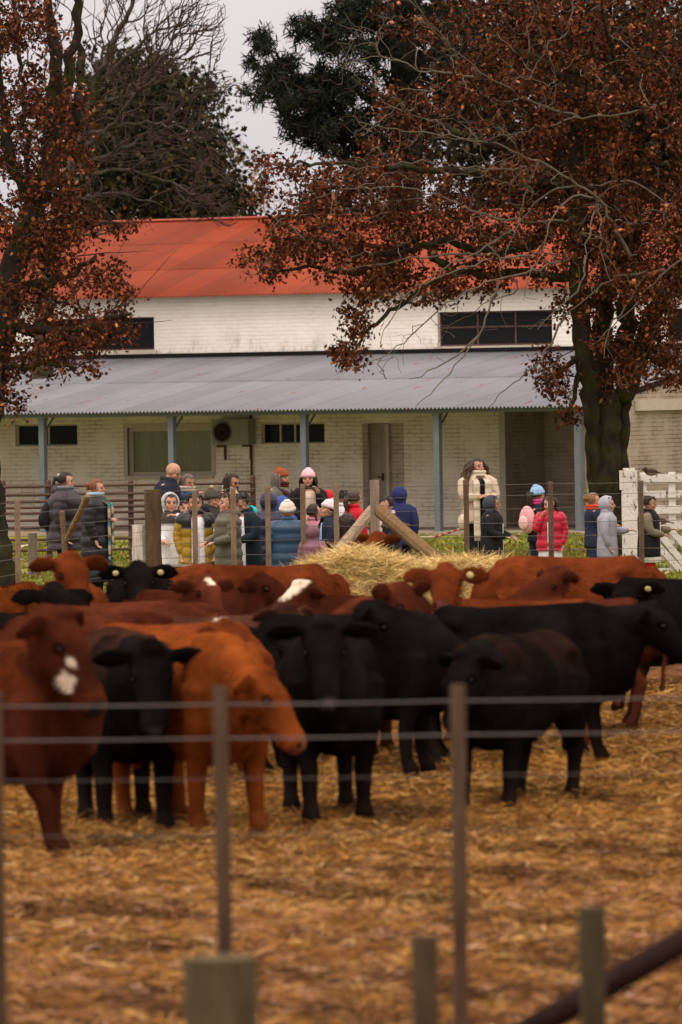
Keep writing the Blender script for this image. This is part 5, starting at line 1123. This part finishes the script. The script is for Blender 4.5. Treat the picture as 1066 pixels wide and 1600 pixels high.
def leaves(mb, rg, pts, per, spread, size, cols, probs, droop=-.55, anchor=None):
    N = len(pts) * per; c0 = np.repeat(pts, per, axis=0) + rg.normal(0, 1, (N, 3)) * np.array(spread)
    d = rg.normal(0, 1, (N, 3)) + A3(0, 0, droop); d /= np.linalg.norm(d, axis=1)[:, None]
    w_ = np.cross(d, rg.normal(0, 1, (N, 3))); w_ /= np.linalg.norm(w_, axis=1)[:, None] + 1e-9; nn = np.cross(w_, d)
    Ls = rg.uniform(size[0], size[1], (N, 1)); W = Ls * rg.uniform(.26, .42, (N, 1)); cu = rg.uniform(-.3, .3, (N, 1)) * Ls
    V = np.stack([c0, c0 + d * Ls * .30 + w_ * W * .5, c0 + d * Ls * .42 + w_ * W * 1.15 + nn * cu * .5, c0 + d * Ls * .55 + w_ * W * .45, c0 + d * Ls * .72 + w_ * W * .95 + nn * cu, c0 + d * Ls * .80 + w_ * W * .3 + nn * cu * .6,
                  c0 + d * Ls * 1.0 + nn * cu, c0 + d * Ls * .80 - w_ * W * .3 + nn * cu * .6, c0 + d * Ls * .72 - w_ * W * .95 + nn * cu, c0 + d * Ls * .55 - w_ * W * .45, c0 + d * Ls * .42 - w_ * W * 1.15 + nn * cu * .5, c0 + d * Ls * .30 - w_ * W * .5], 1).reshape(-1, 3)
    b = np.arange(N)[:, None] * 12
    q = np.vstack([b + np.array([0, 1, 11, 0])[None, :3].repeat(1, 0)]) if False else None
    T = lambda *i: b + np.array(i)[None, :]
    tr = np.vstack([T(0, 1, 11), T(1, 2, 3), T(3, 4, 5), T(5, 6, 7), T(7, 8, 9), T(9, 10, 11)]); qd = np.vstack([T(1, 3, 9, 11), T(3, 5, 7, 9)])
    cc = np.array(cols)[rg.choice(len(cols), N, p=probs)] * rg.uniform(.75, 1.3, (N, 1))
    mb.add(V, [tr, qd], np.repeat(cc, 12, axis=0))
RUST = [L(84, 43, 26), L(58, 32, 22), L(112, 60, 35), L(36, 23, 18), L(165, 104, 68)]; RP = [.36, .28, .18, .13, .05]
def trunk_mb(root, limbs, col=A3(.034, .026, .019), moss=A3(.040, .040, .018), n=14):
    m = MB(); rg = np.random.default_rng(3)
    for (Q_, R_) in limbs:
        nz_ = 1 + .035 * rg.normal(0, 1, len(R_)); R2 = R_ * nz_
        c = np.where((rg.random(len(Q_) * 1) < .35)[:, None], moss, col); c = np.vstack([c[:1], c, c[-1:]])
        m.tube(Q_ - A3(*root.location), list(R2), n, np.repeat(c, n, axis=0) * rg.uniform(.8, 1.2, (len(c) * n, 1)))
    return m

# right oak
Y1 = 107.0
ro = P(950, 873, F / Y1); ro[2] = 0
T1 = empty('oak_tree', ro); tag(T1, 'big oak with mossy double trunk and rust brown leaves right of the veranda', 'tree')
t = Tree(11)
t.limb([(948, 885), (950, 850), (951, 760), (950, 680), (952, 620)], Y1, [.40, .24, .20, .20, .19])
t.limb([(930, 800), (928, 700), (921, 620), (911, 540), (903, 440), (906, 330), (897, 180), (884, 40), (878, -120)], Y1, [.11, .13, .15, .15, .14, .12, .10, .07, .04], dy=-.6)
t.limb([(968, 800), (968, 700), (976, 600), (978, 500), (985, 380), (1000, 220), (1012, 60), (1015, -120)], Y1, [.11, .13, .15, .16, .15, .13, .10, .05], dy=.8)
t.limb([(975, 620), (1010, 520), (1060, 430), (1120, 330), (1160, 150)], Y1, [.17, .15, .12, .10, .05], dy=.4)
t.limb([(955, 700), (942, 600), (945, 480), (960, 330), (950, 150), (930, -60)], Y1 + .3, [.2, .17, .13, .11, .08, .04], dy=1.5)
LB = [[(905, 335), (850, 372), (790, 398), (740, 388), (690, 376), (640, 392), (560, 398), (480, 372), (415, 335)], [(905, 440), (850, 430), (780, 425), (700, 430), (640, 465), (590, 505), (545, 560)],
      [(897, 250), (800, 235), (700, 205), (620, 160), (550, 120)], [(900, 300), (800, 285), (680, 265), (560, 255), (440, 258)], [(890, 120), (800, 70), (700, 20), (620, -60)], [(884, 60), (790, -20), (720, -100)],
      [(915, 540), (890, 575), (860, 590), (835, 600)], [(978, 520), (1010, 560), (1050, 575), (1100, 590)], [(985, 400), (1040, 300), (1100, 250)], [(1000, 240), (1060, 150), (1130, 90)], [(985, 420), (930, 380), (880, 345), (820, 330)], [(690, 376), (620, 350), (560, 330), (470, 290)], [(640, 392), (560, 430), (480, 415), (400, 430)],
      [(800, 235), (740, 130), (690, 60), (650, 10)], [(1000, 200), (960, 100), (940, 0)], [(910, 560), (895, 640), (880, 655)]]
for i, l_ in enumerate(LB): t.limb(l_, Y1, [.085, .07, .05, .035, .018] if i < 6 else [.06, .045, .03, .015], parent=1, dy=[-1.6, -.8, 1, -2, .5, 1.5, -1, -.6, 1, -1.4, -1.8, .5, -1.2, .8, -1.5, -.5][i], wob=.03)
blobs = [(985, 70, 130, 150), (1010, 230, 120, 170), (1045, 380, 110, 150), (960, 400, 90, 100), (900, 240, 95, 100), (880, 90, 110, 95), (800, 50, 100, 60), (825, 180, 85, 60), (790, 320, 75, 62), (860, 370, 80, 70), (1100, 150, 100, 60), (1110, 330, 80, 50),
         (720, 60, 80, 26), (640, 40, 60, 10), (620, 190, 65, 26), (690, 150, 65, 26), (560, 300, 60, 46), (640, 290, 75, 60), (710, 340, 65, 46), (600, 370, 55, 52), (510, 395, 52, 50), (462, 365, 42, 32), (415, 410, 30, 12), (490, 290, 45, 28), (432, 258, 28, 12), (580, 440, 42, 40),
         (555, 500, 26, 18), (545, 552, 22, 18), (615, 428, 40, 34), (680, 440, 42, 24), (745, 425, 48, 26), (872, 592, 30, 16), (850, 570, 25, 9), (1000, 555, 48, 40), (1050, 560, 50, 40), (955, 600, 22, 8), (1030, 470, 60, 50), (895, 480, 34, 18), (890, 648, 12, 5), (400, 295, 22, 7), (385, 400, 14, 4), (700, 500, 20, 0), (940, 530, 30, 14), (760, 150, 60, 20), (540, 340, 90, 20), (860, -60, 150, 60), (1030, -60, 120, 60)]
ap = blob_pts(t.rg, blobs, Y1 - .3, 2.6)
t.grow(ap, droop=.10, inward=ro + A3(0, 0, 4.2))
t.build(T1, 'branches', M_twig, rmin=.0042, col=A3(.06, .042, .034), col2=A3(.10, .085, .065))
trunk_mb(T1, t.limbs).build('trunk', M_bark, T1, True)
mb = MB(); leaves(mb, t.rg, ap - ro, 26, (.10, .10, .085), (.055, .105), RUST, RP)
mb.build('crown', M_leaf, T1)
# long bare twigs in front of the crown
b = Tree(12)
BT = [[(985, 400), (934, 304), (900, 285), (850, 255), (800, 235), (730, 215), (640, 205), (560, 190)], [(934, 304), (925, 340), (915, 390), (911, 425)], [(934, 304), (936, 350), (940, 405), (950, 430)], [(934, 304), (900, 298), (870, 320), (855, 360), (846, 405), (820, 450)],
      [(900, 290), (850, 300), (820, 335), (795, 375), (788, 410)], [(840, 250), (828, 280), (815, 325), (812, 350)], [(1040, 160), (970, 180), (900, 183), (830, 205), (760, 220), (680, 215)], [(900, 183), (840, 165), (760, 120), (690, 60), (640, -10)], [(940, 290), (970, 275), (1010, 290), (1040, 320), (1070, 330)],
      [(1080, 400), (1040, 418), (1012, 455), (985, 485), (945, 518), (925, 540)], [(1040, 418), (975, 425), (925, 455), (885, 495), (845, 500)], [(915, 400), (912, 440), (893, 470), (865, 482), (840, 515)], [(1000, 440), (985, 470), (962, 500), (944, 530), (944, 560)],
      [(900, 400), (830, 425), (760, 440), (700, 470), (640, 530), (580, 568), (527, 583)], [(830, 400), (760, 405), (690, 430), (640, 450), (610, 500), (596, 530)], [(780, 480), (750, 530), (720, 562), (690, 600), (650, 635)], [(750, 530), (715, 555), (680, 575), (640, 592)], [(780, 400), (700, 395), (600, 410), (500, 425), (470, 440)],
      [(880, 345), (780, 345), (680, 300), (600, 290), (520, 300)], [(860, 260), (760, 265), (660, 250), (570, 265), (500, 250)], [(800, 360), (740, 400), (680, 420), (640, 470)], [(740, 120), (660, 110), (590, 85), (540, 100)], [(880, 500), (850, 560), (800, 600), (760, 640)]]
for i, l_ in enumerate(BT):
    n0 = len(b.pos); b.limb(l_, Y1 - 2.2, [.03, .022, .016, .011, .007] if i == 0 else [.02, .015, .010, .006], parent=1 if i in (1, 2, 3, 4, 5, 7, 10, 15, 16) else None, dy=-.6, wob=.018)
pp = blob_pts(b.rg, [(700, 260, 150, 150), (620, 120, 120, 90), (830, 330, 110, 110), (960, 380, 100, 60), (660, 500, 70, 28), (620, 560, 40, 10), (760, 120, 120, 90), (560, 330, 100, 50), (560, 60, 60, 22), (800, 450, 80, 40), (900, 60, 110, 50)], Y1 - 2.4, .9)
b.grow(pp, droop=.14, inward=P(930, 304, F / Y1), wob=.02)
o1 = b.build(T1, 'bare_twigs', M_twig, rmin=.0035, rmax=.02, col=A3(.10, .078, .06), col2=A3(.15, .125, .10))
mb = MB()
for Q_, R_ in b.limbs: mb.tube(Q_ - ro, list(R_), 7, A3(.13, .108, .085) * b.rg.uniform(.7, 1.2))
mb.build('bare_limbs', M_twig, T1, True)

# left oak
Y2 = 94.0
lo = P(-34, 915, F / Y2); lo[2] = 0
T2 = empty('oak_tree', lo); tag(T2, 'oak at the left edge with dark limbs and hanging rust brown leaves', 'tree')
t = Tree(21)
t.limb([(-17, 925), (-22, 860), (-34, 760), (-32, 660), (-14, 570), (8, 480), (28, 400), (52, 330), (78, 270), (90, 190), (86, 90), (70, -40)], Y2, [.42, .36, .30, .28, .25, .22, .18, .16, .13, .10, .08, .04])
for i, l_ in enumerate([[(5, 500), (60, 522), (110, 518), (160, 500), (205, 490)], [(28, 400), (80, 360), (130, 350), (190, 350)], [(20, 440), (60, 450), (110, 430), (150, 400)], [(50, 330), (20, 250), (0, 150), (-20, 0)], [(78, 270), (115, 220), (125, 120), (120, -60)], [(90, 190), (110, 120), (130, -80)], [(-14, 570), (30, 575), (70, 570), (120, 575)], [(-20, 600), (0, 625), (25, 632)], [(8, 480), (-40, 400), (-90, 300)], [(60, 330), (40, 220), (30, 100), (20, -40)]]):
    t.limb(l_, Y2, [.10, .075, .05, .025] if i < 6 else [.05, .035, .02], parent=1, dy=[-.8, .8, 1, -.8, 1, -.6, -.6, 0, .6, .9][i], wob=.03)
blobs = [(50, 90, 70, 44), (35, 210, 75, 95), (92, 250, 48, 38), (50, 340, 70, 80), (112, 340, 46, 30), (90, 420, 50, 42), (35, 470, 50, 50), (32, 555, 40, 30), (5, 600, 22, 12), (118, 515, 45, 44), (180, 512, 30, 24), (160, 430, 28, 20), (200, 465, 12, 6), (85, 555, 36, 26), (138, 572, 16, 7), (22, 632, 13, 6), (5, 20, 60, 50), (100, 170, 45, 36), (180, 350, 20, 7), (215, 352, 8, 2), (-50, 350, 60, 40), (-50, 200, 60, 30), (30, 20, 60, 24)]
ap = blob_pts(t.rg, blobs, Y2, 2.0)
t.grow(ap, droop=.10, inward=lo + A3(.3, 0, 3.5)); t.build(T2, 'branches', M_twig, rmin=.004, col=A3(.035, .026, .022))
trunk_mb(T2, t.limbs, col=A3(.03, .024, .02)).build('trunk', M_bark, T2, True)
mb = MB(); leaves(mb, t.rg, ap - lo, 20, (.095, .09, .085), (.05, .095), RUST, RP); mb.build('crown', M_leaf, T2)
b = Tree(22)
for l_ in [[(100, 520), (180, 495), (215, 465), (245, 420), (275, 392)], [(150, 500), (200, 510), (240, 505), (270, 500)], [(150, 250), (185, 260), (260, 240)], [(120, 400), (180, 395), (240, 392)]]: b.limb(l_, Y2 - .3, [.012, .009, .006, .003], wob=.008)
mb = MB()
for Q_, R_ in b.limbs: mb.tube(Q_ - lo, list(R_), 6, A3(.05, .035, .028))
mb.build('bare_twigs', M_twig, T2, True)

# leafless tree behind, arching to the right
Y3 = 134.0
bo = P(62, 800, F / Y3); bo[2] = 0
T3 = empty('bare_tree', bo); tag(T3, 'tall leafless tree with fine twigs arching right across the sky at upper left', 'tree')
t = Tree(31)
t.limb([(62, 830), (66, 600), (70, 420), (88, 330), (120, 240), (150, 130), (190, 40), (230, -40)], Y3, [.3, .27, .22, .17, .12, .09, .06, .03])
LB = [[(88, 330), (75, 220), (70, 100), (90, -20)], [(120, 240), (190, 180), (250, 90), (300, 20), (330, -30)], [(110, 260), (200, 230), (270, 180), (320, 130), (355, 60)], [(105, 280), (190, 262), (270, 285), (330, 320), (380, 325)], [(150, 130), (220, 70), (280, 10), (300, -40)], [(90, 320), (170, 300), (250, 320), (300, 345)], [(130, 210), (220, 190), (300, 200), (340, 240), (372, 250)], [(140, 160), (230, 140), (310, 60), (350, 20)], [(70, 400), (40, 300), (20, 200)], [(80, 360), (150, 370), (220, 340)]]
for i, l_ in enumerate(LB): t.limb(l_, Y3, [.05, .036, .024, .014, .007], parent=1, dy=[1, -1, .6, -.8, 1.4, .5, -1.2, .9, .5, 0][i], wob=.02)
pp = blob_pts(t.rg, [(110, 40, 90, 180), (220, 60, 90, 300), (290, 60, 65, 230), (200, 170, 90, 190), (290, 200, 65, 150), (330, 290, 45, 120), (230, 290, 90, 80), (345, 130, 25, 60), (350, 330, 30, 50), (320, 20, 40, 70), (60, 160, 60, 70), (160, 330, 60, 60), (250, -20, 80, 60)], Y3, 1.8)
t.grow(pp, droop=-.10, inward=P(90, 330, F / Y3), wob=.004, iw=1.3); t.build(T3, 'branches', M_twig, rmin=.0056, rmax=.045, col=A3(.055, .036, .030), n=4)
trunk_mb(T3, t.limbs, col=A3(.07, .055, .048)).build('trunk', M_bark, T3, True)

# dark evergreen at left, behind the roof
def leafy_tree(name, label, base_px, Y, blobs, per, spread, size, cols, probs, seed, trunkpx, tr, dY, droop=0):
    o = P(base_px[0], base_px[1], F / Y); o[2] = 0; root = empty(name, o); tag(root, label, 'tree'); t = Tree(seed)
    for i, (l_, rr) in enumerate(zip(trunkpx, tr)): t.limb(l_, Y, rr, parent=1 if i else None, wob=.05, sp=.3)
    ap = blob_pts(t.rg, blobs, Y, dY); t.grow(ap, droop=0, sp=.3); t.build(root, 'branches', M_twig, rmin=.008, col=A3(.04, .03, .024), n=4)
    trunk_mb(root, t.limbs, n=10).build('trunk', M_bark, root, True)
    mb = MB(); leaves(mb, t.rg, ap - o, per, spread, size, cols, probs, droop); mb.build('crown', M_needle, root); return root
GR = [L(42, 40, 30), L(58, 54, 38), L(28, 28, 23), L(84, 72, 50)]
leafy_tree('evergreen_tree', 'dense dark evergreen rising behind the red roof at left', (250, 780), 160, [(250, 190, 95, 150), (300, 260, 55, 80), (200, 130, 60, 55), (345, 312, 26, 20), (190, 250, 90, 100), (250, 320, 95, 100), (120, 200, 60, 40), (310, 330, 60, 50), (180, 330, 90, 70), (290, 160, 30, 14), (360, 335, 20, 10)], 34, (.34, .34, .20), (.10, .22), GR, [.35, .3, .2, .15], 41,
           [[(250, 800), (250, 500), (245, 300), (235, 160)], [(250, 400), (310, 300), (340, 290)], [(250, 380), (190, 260), (170, 200)]], [[.4, .35, .25, .08], [.15, .1, .05], [.15, .1, .05]], 5)
leafy_tree('evergreen_tree', 'broad dark evergreen mass behind the right oak crown', (900, 780), 165, [(760, 60, 100, 90), (860, 160, 120, 120), (980, 120, 110, 100), (1060, 240, 90, 80), (900, 290, 120, 110), (790, 280, 70, 50), (1000, 330, 100, 80), (900, 20, 120, 90), (1080, 80, 80, 50), (720, 200, 60, 34)], 30, (.42, .34, .26), (.14, .28), GR, [.35, .25, .3, .1], 43,
           [[(900, 800), (900, 450), (895, 250), (890, 20)], [(900, 400), (990, 250), (1060, 160)], [(900, 400), (810, 260), (760, 120)]], [[.5, .4, .3, .1], [.2, .12, .05], [.2, .12, .05]], 5)
# pale leafless tree far behind
t = Tree(51); Y5 = 210; o5 = P(372, 760, F / Y5); o5[2] = 0; T5 = empty('bare_tree', o5); tag(T5, 'pale thin leafless tree far behind the roof between the evergreen and the dark conifer', 'tree')
t.limb([(372, 760), (370, 450), (366, 340), (362, 270)], Y5, [.3, .25, .15, .06]); t.limb([(370, 420), (395, 330), (408, 270)], Y5, [.12, .08, .03], parent=1); t.limb([(370, 420), (345, 330), (335, 250)], Y5, [.12, .08, .03], parent=1)
t.grow(blob_pts(t.rg, [(365, 260, 45, 200), (345, 300, 30, 80), (398, 300, 28, 100), (360, 220, 25, 40), (420, 310, 30, 60)], Y5, 2), droop=-.1, inward=P(368, 420, F / Y5), wob=.02)
t.build(T5, 'branches', M_twig, rmin=.008, rmax=.06, col=A3(.30, .25, .25), n=4); trunk_mb(T5, t.limbs, col=A3(.2, .17, .16), moss=A3(.2, .17, .16), n=8).build('trunk', M_twig, T5, True)

# tall dark conifer behind the roof
Y6 = 142.0; o6 = P(640, 760, F / Y6); o6[2] = 0; T6 = empty('conifer_tree', o6); tag(T6, 'tall dark conifer with rounded needle clumps against the sky behind the roof', 'tree')
t = Tree(61); t.limb([(640, 800), (636, 400), (632, 150), (630, -150)], Y6, [.5, .42, .32, .2], sp=.4)
LB = [[(634, 250), (560, 190), (470, 160), (376, 145)], [(633, 180), (540, 130), (455, 115), (408, 70)], [(632, 110), (560, 60), (500, 70), (470, 45)], [(632, 60), (580, 20), (530, 0), (480, -30)], [(634, 260), (560, 225), (500, 200), (450, 190)], [(634, 320), (570, 260), (510, 235)], [(632, 120), (700, 60), (760, 20)], [(634, 220), (700, 170), (750, 150)], [(634, 380), (560, 340), (480, 322)], [(500, 140), (440, 90), (405, 62)], [(632, 20), (560, -20), (510, 30), (505, 60)]]
for l_ in LB: t.limb(l_, Y6, [.09, .06, .04, .02], parent=1, dy=t.rg.uniform(-2, 2), wob=.02)
blobs = [(408, 66, 17, 16), (396, 96, 8, 4), (405, 150, 15, 5), (385, 145, 8, 2), (474, 42, 20, 18), (508, 48, 13, 10), (508, 68, 18, 14), (420, 120, 22, 12), (452, 108, 24, 16), (452, 138, 30, 30), (470, 172, 38, 45), (490, 140, 30, 26), (520, 130, 40, 40), (470, 205, 26, 18), (520, 180, 46, 50), (560, 60, 45, 50), (600, 20, 60, 70), (545, 20, 30, 20), (545, 220, 42, 40), (600, 130, 70, 90), (620, 230, 60, 60), (505, 212, 26, 16), (500, 322, 26, 14), (545, 320, 50, 24), (700, 60, 70, 60), (670, 140, 60, 50), (640, -40, 80, 50), (580, 270, 40, 26), (730, 120, 60, 30)]
ap = blob_pts(t.rg, blobs, Y6, 2.5); t.grow(ap, droop=-.05, sp=.2); t.build(T6, 'branches', M_twig, rmin=.010, col=A3(.03, .024, .02), n=4)
trunk_mb(T6, t.limbs, n=10, moss=A3(.04, .04, .03)).build('trunk', M_bark, T6, True)
per = 46; N = len(ap) * per; c0 = np.repeat(ap - o6, per, axis=0) + t.rg.normal(0, .075, (N, 3)); d = t.rg.normal(0, 1, (N, 3)) + A3(-.3, 0, -.25); az = np.arctan2(d[:, 1], d[:, 0]); ti = np.arctan2(d[:, 2], np.hypot(d[:, 0], d[:, 1]))
cc = np.array([L(30, 38, 30), L(42, 50, 38), L(22, 28, 24)])[t.rg.choice(3, N)] * t.rg.uniform(.8, 1.2, (N, 1))
mb = MB(); 
_r = rng; rng = t.rg; blades(mb, c0, t.rg.uniform(.08, .22, N), t.rg.uniform(.016, .034, N), az, ti, cc); rng = _r
mb.build('crown', M_needle, T6)
